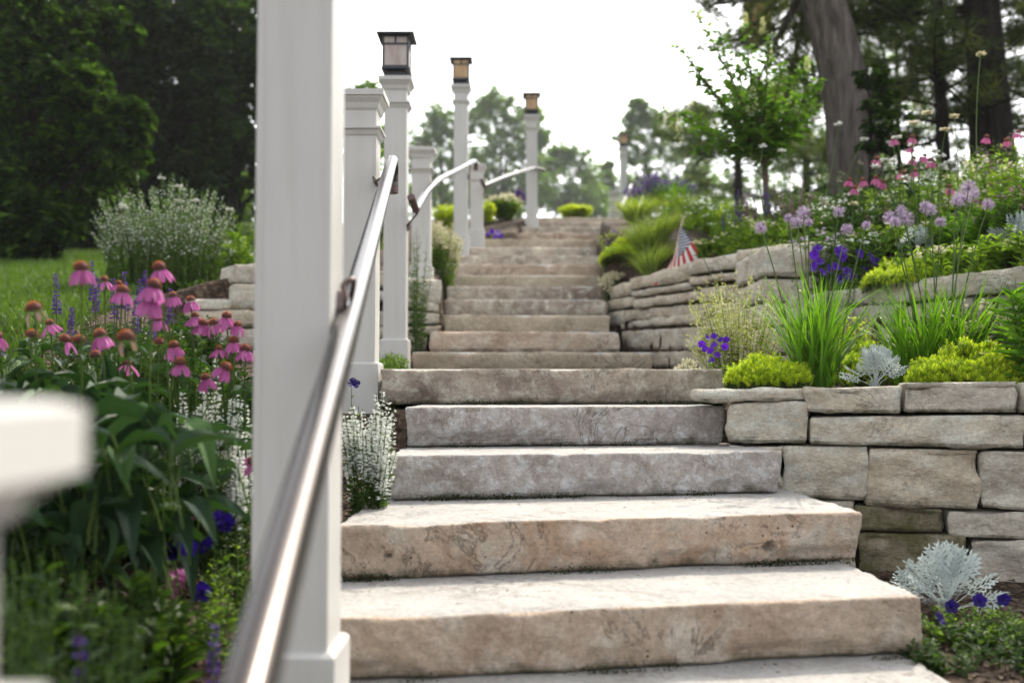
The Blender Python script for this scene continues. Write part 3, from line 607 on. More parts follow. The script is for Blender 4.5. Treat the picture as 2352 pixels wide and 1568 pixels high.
rail('long bronze handrail sweeping up from the bottom of the picture', pr1, .0245, [(pr1[-1], pr1[-1] + np.array([0, 0, -.03]))], [(bk + np.array([0, .02, 0]), (p2x, bk[1] + .02, bk[2] - .03))])
hr = bpy.data.objects[[o_.name for o_ in bpy.data.objects if o_.name.startswith('handrail')][0]]
m = MB(); pa = P(764, 700, 1.94); pa[0] = p1x + .004; rq = r1b + dirr * ((2.04 - .86) / (4.22 - .86))
m.tube(smooth([pa + np.array([0, 0, .0]), pa + np.array([.012, 0, .012]), pa + np.array([.006, .01, .040]), pa + np.array([.022, .03, .050]), rq + np.array([-.010, 0, -.014])], 6), .006, 8)
V_ = []; 
for ky in (0, 1):
    for t in np.arange(16) / 16 * 6.283: V_.append(pa + np.array([-.004 + ky * .012, math.cos(t) * .016 * (1 - .2 * ky), math.sin(t) * .036 * (1 - .1 * ky) - .006]))
m.add(V_, [[i, (i + 1) % 16, 16 + (i + 1) % 16, 16 + i] for i in range(16)], 0, .5, True); m.add(V_[16:], [list(range(16))], 0, .5); m.build('bracket', M['iron'], hr)
a0 = P(944, 452, 6.0); a1 = P(955, 482, 6.12)
pr2 = [a1 + np.array([0, 0, .0]), P(962, 470, 6.3), P(982, 438, 6.9), P(1012, 411, 7.8), P(1050, 391, 8.9), P(1080, 375, 9.7), P(1090, 371, 10.0), P(1093, 376, 10.1), P(1093, 382, 10.1)]
q3 = posts[2]; q5 = posts[4]
rail('curving metal handrail beyond the tallest lantern post', pr2, .0235, [(a1, a0), (pr2[-1], pr2[-1] - np.array([0, 0, .04]))], [(P(958, 478, 6.2), (q3[0] + q3[2] / 2, 6.36, P(958, 478, 6.2)[2] - .05)), (P(1080, 375, 10.0), (q5[0] + q5[2] / 2, 10.27, P(1074, 395, 10.2)[2]))])
pr3 = [P(1113, 428, 10.6), P(1118, 424, 10.7), P(1165, 405, 11.5), P(1215, 389, 12.5), P(1230, 386, 12.9), P(1238, 388, 13.0), P(1250, 392, 13.1)]
q6 = posts[5]; q7 = posts[6]
rail('short straight handrail reaching the post at the head of the steps', pr3, .022, [(pr3[0], P(1106, 414, 10.5))], [(P(1116, 426, 10.75), (q6[0] + q6[2] / 2, 10.8, P(1109, 440, 10.8)[2])), (P(1231, 387, 12.9), (q7[0] + q7[2] / 2, 12.95, P(1236, 400, 12.95)[2]))])
pr4 = [P(1424, 478, 16.4), P(1428, 474, 16.6), P(1440, 448, 18), P(1449, 428, 19), P(1451, 426, 19.1)]
rail('farthest handrail beside the small far posts', pr4, .03, [(pr4[0], P(1418, 470, 16.3))], [(P(1428, 474, 16.9), (posts[7][0] + posts[7][2] / 2, 17.05, P(1424, 482, 17)[2]))])
# ------------------------------------------------------------------ leaf templates
LEAF = (np.array([(0, 0, 0), (.5, .42, .10), (0, 1, -.12), (-.5, .42, .10), (0, .45, -.02), (.28, .78, .02), (-.28, .78, .02)]),
        np.array([[0, 1, 4], [1, 5, 4], [5, 2, 4], [0, 4, 3], [3, 4, 6], [6, 4, 2]]))
OVAL = (np.array([(0, 0, 0), (.5, .35, .08), (.42, .72, .04), (0, 1, -.06), (-.42, .72, .04), (-.5, .35, .08), (0, .5, -.04)]),
        np.array([[0, 1, 6], [1, 2, 6], [2, 3, 6], [3, 4, 6], [4, 5, 6], [5, 0, 6]]))
DIAM = (np.array([(0, 0, 0), (.5, .5, .06), (0, 1, -.05), (-.5, .5, .06)]), np.array([[0, 1, 2], [0, 2, 3]]))
def bigleaf(n=8, curl=.35, fold=.16):
    V = []; Fq = []
    for i in range(n + 1):
        t = i / n; w_ = .5 * (math.sin(math.pi * t ** .72)) ** .9 if 0 < t < 1 else .012
        if t > .75: w_ *= 1 - (t - .75) * 1.2
        z = .10 * math.sin(t * 3) - curl * t * t
        rip = .015 * math.sin(t * 17)
        V += [(-w_, t, z + fold * w_ * 2 + rip), (-w_ * .5, t, z + fold * w_ * .8), (0, t, z - .01), (w_ * .5, t, z + fold * w_ * .8), (w_, t, z + fold * w_ * 2 - rip)]
    for i in range(n):
        for j in range(4): a = i * 5 + j; Fq.append([a, a + 1, a + 6, a + 5])
    return np.array(V), np.array(Fq)
BIG = [bigleaf(9, .35, .16), bigleaf(9, .6, .10), bigleaf(9, .12, .22)]
def star5(r0=.25, cup=.1):
    V = [(0, 0, 0)]; Fq = []
    for i in range(5):
        a = i * 1.2566
        V += [(math.cos(a - .32) * r0, math.sin(a - .32) * r0, cup * .3), (math.cos(a), math.sin(a), cup), (math.cos(a + .32) * r0, math.sin(a + .32) * r0, cup * .3)]
        q = 1 + 3 * i; Fq += [[0, q, q + 1], [0, q + 1, q + 2]]
    return np.array(V), np.array(Fq)
STAR = star5()
def petunia():
    V = [(0, 0, -.9)]; Fq = []; n = 20
    for ring, (r, z) in enumerate(((.18, -.25), (.55, .0), (.95, .06))):
        for i in range(n):
            a = i / n * 6.2832; rr = r * (1 + (.10 * math.cos(5 * a) if ring == 2 else 0)); V.append((rr * math.cos(a), rr * math.sin(a), z + (.06 * math.sin(5 * a + .8) if ring else 0)))
    for i in range(n): Fq.append([0, 1 + i, 1 + (i + 1) % n, 1 + (i + 1) % n])
    for q in range(2):
        for i in range(n): a = 1 + q * n + i; b_ = 1 + q * n + (i + 1) % n; Fq.append([a, b_, b_ + n, a + n])
    return np.array(V), np.array(Fq)
PV, PF = petunia(); PETc = (PV, PF[:20, :3]); PETd = (PV, PF[20:])
def randdir(n, zlo=-1, zhi=1):
    z = U(zlo, zhi, n); a = U(0, 2 * np.pi, n); r = np.sqrt(1 - z * z); return np.stack([r * np.cos(a), r * np.sin(a), z], 1)
def up_ref(n, j=.35): return np.array([0, 0, 1.0]) + U(-j, j, (n, 3))
def quadpaths(b_, t_, sag, k=5):
    s = np.linspace(0, 1, k)[None, :, None]; mid = (b_ + t_) / 2 + sag
    return b_[:, None] * (1 - s) ** 2 + 2 * mid[:, None] * s * (1 - s) + t_[:, None] * s ** 2
def on_path(paths, idx, t):
    k = paths.shape[1]; f = np.clip(t, 0, .9999) * (k - 1); i = f.astype(int); u = (f - i)[:, None]
    return paths[idx, i] * (1 - u) + paths[idx, i + 1] * u, norm(paths[idx, i + 1] - paths[idx, i])

def herb(name, label, cat, px, D, ytop, wpx, ns, leaf=(.03, .012), lper=14, lm='herb', tmpl=LEAF, spike=None, l0=.1, l1=.9, rb=.3, depth=None, group=None, stem='stalk', sr=.0015, hvar=.25, updir=.35, sagk=.05, y0=None, loc=None, shrink=.5, lmin=.0):
    """clump: stems from a small base fan out to the pixel width; leaves along them; optional flower spikes"""
    c = base(px, D) if loc is None else np.array(loc, float)
    if y0 is not None: c[2] = P(px, y0, D)[2]
    H = float(P(px, ytop, D)[2]) - c[2]; Wd = wpx / F * D / 2; Dp = depth or Wd
    o = thing(name, label, cat, c, group)
    a = U(0, 6.283, ns); r = np.sqrt(U(0, 1, ns)); 
    b_ = c + np.stack([np.cos(a) * r * Wd * rb, np.sin(a) * r * Dp * rb, np.zeros(ns)], 1); b_[:, 2] = gz(b_[:, 0], b_[:, 1]) - .01 if y0 is None else c[2]
    h = H * (1 - hvar * U(0, 1, ns)) * (1 - .28 * r ** 2)
    t_ = c + np.stack([np.cos(a) * r * Wd, np.sin(a) * r * Dp, h], 1)
    sag = np.stack([-np.cos(a) * r * Wd * .15, -np.sin(a) * r * Dp * .15, h * sagk * 2], 1) + U(-.02, .02, (ns, 3))
    paths = quadpaths(b_, t_, sag, 6)
    if ns <= 12:
        for i in range(ns): m = MB(); m.tubes(paths[i:i + 1], sr * 1.3, sr * .7, 4); m.build('stem', M[stem], o)
    else: m = MB(); m.tubes(paths, sr * 1.3, sr * .7, 3); m.build('stems', M[stem], o)
    if lper:
        n = ns * lper; idx = np.repeat(np.arange(ns), lper); t = U(l0, l1, n); p, dd = on_path(paths, idx, t)
        out = randdir(n, -.1, .5); d = norm(out + dd * updir); s = leaf[0] * (1 - shrink * t) * U(.7, 1.2, n)
        m = MB(); m.inst(*tmpl, frames(d, up_ref(n)), p, np.stack([s * leaf[1] / leaf[0], s, s], 1)); m.build('foliage', M[lm], o)
    if spike:
        per = spike.get('n', 60); fr = spike.get('frac', .25); sel = np.arange(ns) if spike.get('share', 1) == 1 else np.nonzero(U(0, 1, ns) < spike['share'])[0]
        nn = len(sel) * per; idx = np.repeat(sel, per); wh = spike.get('whorls', 9)
        q = np.floor(U(0, wh, nn)) / wh; t = 1 - fr + fr * (q + U(0, .45 / wh, nn)); p, dd = on_path(paths, idx, t)
        out = randdir(nn, -.2, .6); rad = spike.get('r', .008) * (1.15 - .75 * q); sz = spike.get('s', .006) * U(.7, 1.2, nn) * (1.1 - .4 * q)
        p = p + out * (rad * .35)[:, None]; m = MB()
        mats = [M[x] for x in spike['m']]; fo_ = frames(out, randdir(nn)); so_ = np.stack([sz * .8, sz + rad * .6, sz], 1)
        if len(sel) <= 12:
            for i in sel: m = MB(); k_ = idx == i; m.inst(*DIAM, fo_[k_], p[k_], so_[k_]); m.build('flower_spike', mats[0], o)
        else: m.inst(*DIAM, fo_, p, so_); m.build('flowers', mats[0], o)
        if len(mats) > 1 and len(sel) > 12:
            k2 = nn // 2; j = rng.permutation(nn)[:k2]; m = MB(); m.inst(*DIAM, frames(out[j], randdir(k2)), p[j] - out[j] * .001, sz[j] * .75); m.build('calyces', mats[1], o)
    return o, c, paths
def heads(o, part, pts, mat, size, tmpl=STAR, jit=.4):
    pts = np.atleast_2d(pts)
    for p in pts:
        m = MB(); n = 16; d = randdir(n, .1, 1); pp = p + d * size * np.array([1, 1, .35]); m.inst(*tmpl, frames(norm(randdir(n, .3, 1)), randdir(n)), pp, size * U(.35, .6, n)); m.build(part, M[mat], o)

# ------------------------------------------------------------------ coneflowers
def petal_t(droop, n=5):
    V = []; Fq = []; a = .75; droop = droop * .5; p = np.array([0.0, 0.0])
    for i in range(n + 1):
        t = i / n; w_ = .5 * (.45 + .9 * math.sin(math.pi * min(1, t * .62 + .1)) ** 1.2) * (1 if t < .85 else .72)
        V += [(-w_, p[0], p[1] + .10 * w_), (0, p[0], p[1] - .06), (w_, p[0], p[1] + .10 * w_)]
        p = p + np.array([math.cos(a), -math.sin(a)]) / n; a += droop / n * (1.6 - t)
    for i in range(n):
        q = 3 * i; Fq += [[q, q + 1, q + 4, q + 3], [q + 1, q + 2, q + 5, q + 4]]
    return np.array(V), np.array(Fq)
def coneflower(px, py, D, w_, label, grp, petals=13, droop=1.25, plen=1.15, tilt=(0, 0, 1), pm='pink', bx=None, bD=None, leaves=5, gap=0, stemto=None):
    hd = P(px, py, D); r = w_ / F * D / 2 * 1.0; ax = norm(np.array(tilt, float) + U(-.10, .10, 3))
    o = thing('coneflower', label, 'coneflower', hd, grp)
    X = norm(np.cross(ax, [.3, 1, .2])); Y = np.cross(ax, X); fr = np.stack([X, Y, ax], 1)
    # cone
    m = MB(); V = []; nl, na = 6, 14
    for i in range(nl + 1):
        th = i / nl * 1.75
        for j in range(na): a = j / na * 6.283; V.append((math.sin(th) * math.cos(a) * r, math.sin(th) * math.sin(a) * r, math.cos(th) * r * 1.0 + r * .35))
    V = np.array(V) @ fr.T + hd; m.add(V, [[i * na + j, i * na + na + j, i * na + na + (j + 1) % na, i * na + (j + 1) % na] for i in range(nl) for j in range(na)], 0, .5, True)
    n = 150; g = np.arange(n); z = 1 - 1.12 * (g + .5) / n; a = g * 2.39996; rr = np.sqrt(1 - np.clip(z, -.3, 1) ** 2)
    dl = np.stack([rr * np.cos(a), rr * np.sin(a), z], 1); pp = (dl * np.array([r, r, r]) * .92) @ fr.T + hd + ax * r * .35; dd = norm(norm(dl + np.array([0, 0, .5])) @ fr.T)
    sp = (np.array([(-.5, 0, 0), (.5, 0, 0), (0, 0, .6), (0, 1, .15)]), np.array([[0, 1, 3], [1, 2, 3], [2, 0, 3]]))
    m.inst(*sp, frames(dd, randdir(n)), pp, np.stack([np.full(n, r * .13), r * U(.22, .34, n), np.full(n, r * .13)], 1), 1, np.clip((1 - g / n) * 1.1 - .1 + U(-.25, .25, n), 0, 1)); m.build('cone', [M['conedark'], M['cone']], o)
    if petals:
        m = MB(); a = np.arange(petals) / petals * 6.283 + U(-.15, .15, petals)
        if gap: keep = np.cos(a - gap) < .3; a = a[keep]
        for k, ai in enumerate(a):
            d = (math.cos(ai) * X + math.sin(ai) * Y); T_ = petal_t(droop * random.uniform(.8, 1.2)); L_ = r * 1.85 * plen * random.uniform(.8, 1.12)
            m.inst(*T_, frames(np.array([d]), np.array([ax + U(-.12, .12, 3)])), np.array([hd + d * r * .72 - ax * r * .05]), np.array([[L_ * random.uniform(.23, .31), L_, L_]]), 0, np.array([random.random()]))
        m.build('petals', M[pm], o)
    b0 = base(px if bx is None else bx, D if bD is None else bD)
    top = hd - ax * r * .2
    pth = quadpaths(np.array([b0]), np.array([top]), np.array([[U(-.02, .02), U(-.02, .02), .03]]) + (ax * -.1 if tilt != (0, 0, 1) else 0), 9)
    m = MB(); m.tubes(pth, .0032, .0022, 5); m.build('stem', M['stalk'], o)
    if leaves:
        t = U(.15, .82, leaves); p, dd = on_path(pth, np.zeros(leaves, int), t); d = norm(randdir(leaves, -.1, .3) + .5 * dd); m = MB()
        for i in range(leaves): s = U(.07, .13) * (1.1 - .6 * t[i]); m.inst(*BIG[i % 3], frames(d[i:i + 1], up_ref(1, .2)), p[i:i + 1], np.array([[s * .33, s, s]]))
        m.build('leaves', M['cone_leaf'], o)
    return o
CF = [(187, 622, 33, 'coneflower with a full pink skirt, the highest at the far left, against the lawn', 14, 1.35, 1.2), (367, 620, 29, 'coneflower at the top right of the flower bed, against the white catmint', 13, 1.0, 1.2),
 (353, 661, 32, 'coneflower in the middle of the stacked trio near the purple salvia', 12, .8, 1.3), (347, 691, 32, 'lowest coneflower of the stacked trio, skirt hanging straight down', 14, 1.3, 1.3),
 (281, 673, 28, 'coneflower leaning over to the left of the stacked trio', 13, 1.1, 1.2), (240, 646, 18, 'small faded coneflower just right of the highest one', 9, .5, 1.6), (272, 654, 15, 'tiny pale coneflower behind the purple spikes', 9, .7, 1.5),
 (80, 716, 35, 'large spent coneflower with withered petals at the left', 5, 1.5, .9, 'palepink'), (116, 746, 19, 'coneflower with flat spread out petals at the left', 9, .35, 1.7), (73, 775, 28, 'bare cone with no petals, farthest left', 0, 1, 1),
 (149, 785, 26, 'coneflower with only a few petals pointing left', 5, .5, 1.2), (184, 787, 28, 'bare rust cone between two petalled coneflowers', 0, 1, 1), (232, 774, 28, 'coneflower with separate narrow petals in the middle left', 13, 1.05, 1.3),
 (221, 821, 25, 'small dark red bud cone below the narrow petalled flower', 0, 1, 1), (291, 783, 38, 'largest spent cone with cream shrivelled petals', 4, 1.6, .9, 'palepink'), (292, 838, 21, 'coneflower with petals flung out sideways above the big leaves', 7, .35, 1.6),
 (366, 792, 24, 'bare cone beside the white salvia patch', 0, 1, 1), (364, 737, 22, 'coneflower half hidden under the stacked trio', 11, 1.4, 1.3), (398, 682, 18, 'small flat topped coneflower nearest the stone edging', 14, 1.1, 1.5), (439, 693, 20, 'coneflower second from the stone edging', 13, 1.1, 1.4),
 (448, 729, 18, 'coneflower directly below another, petals spread left', 12, .5, 1.6), (466, 747, 22, 'coneflower with a wide skirt in the right hand cluster', 14, 1.0, 1.3), (493, 747, 24, 'coneflower with dark cone in the middle of the right hand cluster', 10, 1.4, 1.1), (520, 730, 22, 'highest coneflower of the right hand cluster', 12, .9, 1.2),
 (545, 749, 17, 'small coneflower at the right of the right hand cluster', 11, 1.1, 1.5), (400, 798, 24, 'coneflower above the white salvia, loose skirt', 12, .85, 1.2), (414, 838, 26, 'coneflower in front of the white salvia, full skirt', 14, .95, 1.1), (503, 803, 15, 'flat small coneflower among the white salvia', 10, .3, 1.8),
 (537, 788, 24, 'coneflower second from the big post', 13, 1.1, 1.2), (564, 806, 24, 'coneflower touching the edge of the big post', 13, 1.1, 1.2), (516, 848, 26, 'coneflower tipped to the right on a long bare stem', 13, 1.2, 1.2), (473, 872, 22, 'coneflower just left of the tipped one', 12, .7, 1.4),
 (451, 1167, 21, 'pink coneflower low down above the blue petunias', 12, .7, 1.3), (431, 1337, 30, 'coneflower fallen on its side next to a blue petunia', 13, .5, 1.5), (574, 1062, 22, 'coneflower cut in half by the big post edge', 12, .5, 1.3), (-6, 776, 22, 'coneflower cut off by the left picture edge', 11, .6, 1.4)]
for q, t in enumerate(CF):
    px, py, w_, lab, npet, dr, pl_ = t[:7]; pm = t[7] if len(t) > 7 else 'pink'
    D = min(2.75, max(2.2, 70 / w_)); tilt = (U(-.25, .25), U(-.35, -.05), 1); bx = px + U(-50, 50); bD = D + .45
    if q == 33: tilt = (1, -.25, .1); bx = 260; bD = 2.6; D = 2.4
    if q == 32: tilt = (.3, -.2, 1); bx = 330; D = 2.6; bD = 2.7
    if q == 34: tilt = (.8, -.3, .5); bx = 300; D = 2.7; bD = 2.6
    if q == 30: tilt = (.55, -.1, 1); bx = 280; bD = 2.5
    coneflower(px, py, D, w_, lab, 'pink coneflowers in the left bed', npet, dr, pl_, tilt, pm, bx, bD, 0 if q in (33, 34) else 5, {5: .2, 10: 0.1, 15: 1.5}.get(q, 0))
CR = [(2053, 321, 'upper left one of the far rose coneflowers'), (2096, 317, 'highest of the far rose coneflowers with a tall cone'), (2094, 340, 'rose coneflower directly below the highest one'), (2014, 368, 'orange coned flower beside white scabious blooms'), (2098, 366, 'wide rose coneflower in the centre of the far group'),
 (2123, 360, 'rose coneflower right of the wide one'), (1951, 416, 'leftmost of the far rose coneflowers'), (1982, 416, 'second from the left of the low row of far rose coneflowers'), (2012, 411, 'third from the left of the low row of far rose coneflowers'), (2028, 420, 'rose coneflower in front of a purple spike in the low row'),
 (2073, 400, 'upright dark cone above the low row of rose coneflowers'), (2101, 395, 'pale rose coneflower on a bent stem under the wide one'), (1963, 434, 'lowest small rose coneflower at the left of the far group'), (2181, 433, 'spent orange cone just left of the tall allium heads'), (2266, 317, 'rose coneflower near the dark tree trunk at right'),
 (2233, 464, 'rose coneflower hidden behind the tall allium heads'), (2339, 307, 'rose coneflower at the right picture edge'), (2312, 325, 'rose coneflower second from the right picture edge'), (2140, 372, 'small rose coneflower turned away right of the centre')]
for q, (px, py, lab) in enumerate(CR):
    coneflower(px, py, 5.6 + .6 * U(), 11.5 if q not in (3, 13, 10) else 13, lab, 'rose coneflowers on the right bank', 12 if q not in (10, 13, 3) else 6, 1.1, 1.35, (U(-.3, .3), -.3, 1), 'hotpink', None, None, 3)

# coneflower foliage masses and big leaved plants on the left
def bigleaves(label, px, D, rows, mat='cone_leaf', name='leafy_plant', grp=None):
    c = base(px, D); o = thing(name, label, 'plant', c, grp); ms, ml = MB(), MB(); k = 0
    for (x0, y0, d0, dirx, dirz, dy, L_, wr) in rows:
        p = P(x0, y0, d0); d = norm(np.array([dirx, dy, dirz])); ml.inst(*BIG[k % 3], frames(d[None], up_ref(1, .35)), p[None], np.array([[L_ * wr, L_, L_]])); k += 1
        ms.tubes(quadpaths((p + np.array([U(-.04, .04), U(0, .08), -U(.05, .14)]))[None], p[None], np.array([[0, 0, .02]]), 4), .0025, .002, 4)
    ms.build('stems', M['stalk'], o); ml.build('leaves', M[mat], o); return o
def rowsin(x0, x1, y0, y1, d0, d1, n, L0=.09, L1=.16, wr=.34):
    return [(U(x0, x1), U(y0, y1), U(d0, d1), U(-1, 1), U(-.25, .55), U(-1, .5), U(L0, L1), wr * U(.8, 1.2)) for _ in range(n)]
bigleaves('broad leaved plant with long blue green leaves below the pink coneflowers', 200, 2.3, rowsin(-60, 330, 900, 1020, 2.3, 2.9, 90, .10, .17), name='broad_leaf_plant')
bigleaves('broad leaved plant with pointed leaves reaching right, beside the blurred cap', 340, 2.1, rowsin(200, 430, 960, 1260, 1.9, 2.5, 80, .10, .20), name='broad_leaf_plant')
bigleaves('shaded broad leaved plant at the left picture edge', 60, 2.1, rowsin(-100, 220, 1050, 1320, 2.0, 2.5, 80, .10, .18), name='broad_leaf_plant')
bigleaves('loose plant with drooping pointed leaves near the foot of the big post', 470, 2.9, rowsin(380, 560, 1000, 1180, 2.5, 3.0, 36, .06, .13), name='broad_leaf_plant')
bigleaves('dense dark leaves under the coneflower cluster', 330, 3.0, rowsin(40, 420, 800, 980, 2.9, 3.5, 140, .05, .10), name='broad_leaf_plant')
# lawn side herbs among the coneflowers
herb('herb_clump', 'fine stemmed herb filling the bed at the far left', 'plant', 60, 3.0, 790, 420, 90, (.05, .014), 22, 'dkherb')
herb('herb_clump', 'fine leaved herb behind the stacked coneflower trio', 'plant', 300, 3.5, 690, 330, 90, (.045, .014), 22, 'dkherb')
herb('herb_clump', 'green herb right in front of the low stone edging', 'plant', 500, 3.9, 812, 260, 80, (.035, .014), 24, 'herb')
herb('groundcover_plant', 'low dark creeping plant on the mulch above the stone edging', 'groundcover', 470, 7.3, 655, 130, 60, (.05, .04), 14, 'dkherb', OVAL, rb=.9, depth=.5)
# salvias with violet spikes at left
SV = [(124, 625, 'single violet salvia spike at the far left against the lawn'), (157, 622, 'thin dark salvia spike second from the left'), (207, 580, 'violet salvia spike just above the highest coneflower'), (258, 585, 'tall violet salvia spike left of the middle'), (284, 596, 'short violet salvia spike in the middle'),
      (305, 592, 'broad violet salvia spike left of the tallest one'), (318, 552, 'tallest violet salvia spike'), (332, 588, 'violet salvia spike right of the tallest one'), (352, 570, 'second tallest violet salvia spike, at the right'), (386, 602, 'last violet salvia spike at the right, by the top right coneflower'),
      (220, 625, 'low faint salvia spike beside the small faded coneflower'), (0, 720, 'violet salvia spike at the left picture edge')]
for q, (px, py, lab) in enumerate(SV):
    herb('salvia', lab, 'salvia', px, 3.7 + .3 * U(), py, 12, 1, (.05, .014), 16, 'dkherb', l0=.05, l1=.6, rb=.3, hvar=0, stem='dkstalk', sr=.002, group='violet salvias in the left bed',
         spike=dict(n=140, frac=.26, r=.009, s=.010, m=('violet', 'dkstalk'), whorls=12))
herb('salvia', 'dark spent salvia stems between the highest coneflower and the trio', 'salvia', 250, 3.6, 640, 220, 26, (.04, .012), 12, 'dkherb', stem='dkstalk', sr=.0018, spike=dict(n=50, frac=.3, r=.006, s=.006, m=('dkstalk', 'violet'), whorls=10))
herb('salvia', 'blurred violet salvia spike in front of the dark leaves at lower left', 'salvia', 200, 1.5, 1170, 14, 1, (.05, .02), 8, 'dkherb', l0=.05, l1=.5, hvar=0, stem='dkstalk', sr=.002, spike=dict(n=200, frac=.5, r=.009, s=.010, m=('violet', 'mauve'), whorls=12))
herb('salvia', 'small blurred violet salvia spike beside the fallen coneflower', 'salvia', 500, 1.9, 1235, 14, 1, (.04, .02), 14, 'herb', l0=.05, l1=.6, hvar=0, stem='stalk', sr=.002, spike=dict(n=160, frac=.4, r=.008, s=.009, m=('violet', 'mauve'), whorls=9))
# white catmint bush and companions
herb('catmint_bush', 'large grey green bush dotted with white flowers, in front of the dark woods', 'bush', 378, 7.5, 392, 350, 300, (.045, .022), 38, 'greyherb', DIAM, rb=.75, l0=.03, l1=1, sr=.0025, depth=.45, hvar=.45,
     spike=dict(n=20, frac=.5, r=.014, s=.012, m=('white',), whorls=16))
herb('feather_grass', 'upright green grass tuft beside the big post on the left', 'grass tuft', 552, 7.9, 430, 120, 90, (.18, .008), 3, 'herb', DIAM, rb=.2, l0=.1, l1=.8, hvar=.5)
herb('strap_leaf_plant', 'coarse green leaves and small white blooms against the left edge of the big post', 'plant', 550, 7.4, 500, 110, 40, (.14, .02), 8, 'herb', LEAF, rb=.3, hvar=.6, spike=dict(n=10, frac=.2, r=.02, s=.012, m=('white',), whorls=3, share=.4))
o, c, pths = herb('scabious_plant', 'tall white scabious flowers nodding over the catmint bush', 'flower', 400, 7.3, 385, 300, 12, (.05, .01), 5, 'herb', rb=.5, hvar=.5, l1=.5)
for i in range(12):
    m = MB(); n = 26; t_ = pths[i, -1]; d = randdir(n, .05, .5); m.inst(*OVAL, frames(d, up_ref(n)), np.repeat(t_[None], n, 0), np.stack([np.full(n, .014), np.full(n, .034), np.full(n, .03)], 1)); m.build('flower_head', M['white'], o)
# white salvias
def whitesalvia(label, px, D, ytop, w_, n, grp='white salvias', y0=None, fr=.36, lp=26):
    return herb('white_salvia', label, 'salvia', px, D, ytop, w_, n, (.035, .016), lp, 'dkherb', rb=.45, l0=.08, l1=.75, hvar=.35, sr=.0016, group=grp, y0=y0, spike=dict(n=100, frac=fr, r=.010, s=.0095, m=('white',), whorls=13))
whitesalvia('bushy white salvia squeezed between the handrail and the grey steps', 852, 3.12, 868, 150, 40, fr=.42)
whitesalvia('white salvia patch under the right hand coneflowers', 485, 2.85, 800, 190, 40)
whitesalvia('white salvia against the left edge of the big post', 552, 3.0, 880, 90, 26)
whitesalvia('sparse white salvia hanging low beside the big post', 556, 2.6, 1010, 60, 10)
herb('white_flower_bush', 'white flowering shrub between the short post and the upper steps', 'bush', 1012, 8.4, 500, 110, 90, (.04, .018), 26, 'herb', depth=.35, spike=dict(n=60, frac=.35, r=.014, s=.013, m=('cream_pet',), whorls=8))
herb('feathery_plant', 'airy dark green plant leaning in front of the fourth post', 'plant', 958, 7.15, 500, 80, 40, (.06, .008), 14, 'dkherb', hvar=.5, depth=.2)
herb('groundcover_plant', 'low ferny green plant at the foot of the tallest lantern post', 'groundcover', 897, 5.6, 802, 90, 60, (.035, .015), 16, 'herb', rb=.8, depth=.2)
herb('grass_tuft', 'bright green grass tuft left of the fifth step', 'grass tuft', 885, 4.6, 812, 80, 90, (.05, .006), 5, 'strap', DIAM, rb=.8, depth=.2)
herb('golden_shrub', 'yellow green shrub behind the slim posts', 'shrub', 1030, 11.5, 458, 90, 60, (.07, .04), 26, 'gold', OVAL, depth=.4)
herb('leafy_shrub', 'round green shrub between the second rail and the far lamp post', 'shrub', 1160, 13.2, 442, 105, 80, (.07, .04), 34, 'herb', OVAL, depth=.4, spike=dict(n=8, frac=.1, r=.02, s=.03, m=('cream_pet',), whorls=2))
herb('golden_shrub', 'yellow leaved shrub behind the short post and the straight rail', 'shrub', 1118, 12.6, 452, 50, 30, (.07, .04), 26, 'gold', OVAL, depth=.3)
herb('golden_shrub', 'bright yellow shrub on the skyline at the top of the steps', 'shrub', 1326, 15.6, 470, 100, 70, (.10, .06), 26, 'gold', OVAL, depth=.5, y0=508)
herb('salvia', 'violet flower spikes standing behind the round shrub by the far lamp post', 'salvia', 1190, 13.8, 430, 50, 26, (.06, .02), 8, 'herb', hvar=.2, spike=dict(n=50, frac=.3, r=.02, s=.022, m=('violet', 'mauve'), whorls=6))
herb('feathery_plant', 'dark feathery plant behind the handrail and the second post', 'plant', 775, 6.9, 480, 60, 40, (.10, .01), 14, 'dkherb', hvar=.5, depth=.3)
herb('yucca_shrub', 'green bush peeking above the cap of the short post', 'shrub', 850, 9.5, 170, 150, 30, (.10, .05), 26, 'herb', OVAL, depth=.5, hvar=.6)
# petunias
def petunias(label, px, D, ytop, w_, pts, mat, hue=1.0, size=.026, depth=None, lm='herb', ns=40, leaf=(.03, .015), y0=None):
    o, c, paths = herb('petunia', label, 'petunia', px, D, ytop, w_, ns, leaf, 14, lm, OVAL, rb=.7, hvar=.5, depth=depth, y0=y0, group='petunias in the beds')
    for (x, y) in pts:
        p = P(x, y, D + U(-.08, .05)); d = norm(np.array([U(-1, 1), -1, U(-.3, 1.1)])); fr = frames(norm(np.cross(d, [0.1, 0, 1]))[None], d[None]); m = MB()
        m.inst(*PETd, fr, p[None], size, 0, np.array([U()])); m.inst(*PETc, fr, p[None], size, 0, np.array([0.0])); m.build('flower', M[mat], o)
    return o
petunias('deep blue petunias low on the mulch left of the big post', 430, 2.35, 1240, 260, [(462, 1358), (432, 1255), (388, 1268), (475, 1250), (352, 1190), (495, 1190), (520, 1200)], 'bluepet', size=.024, ns=26)
petunias('dark blue petunias in the shaded bottom right corner', 2230, 2.75, 1385, 300, [(2186, 1392), (2250, 1378), (2305, 1376), (2160, 1420), (2225, 1470), (2330, 1440)], 'bluepet', size=.02, ns=70)
petunias('purple petunia cluster right of the steps above the near wall', 1650, 4.35, 775, 110, [(1625, 775), (1640, 792), (1655, 780), (1632, 805), (1648, 815), (1612, 790), (1665, 796), (1634, 828), (1618, 800), (1668, 780), (1640, 772)], 'petunia', size=.017, ns=20)
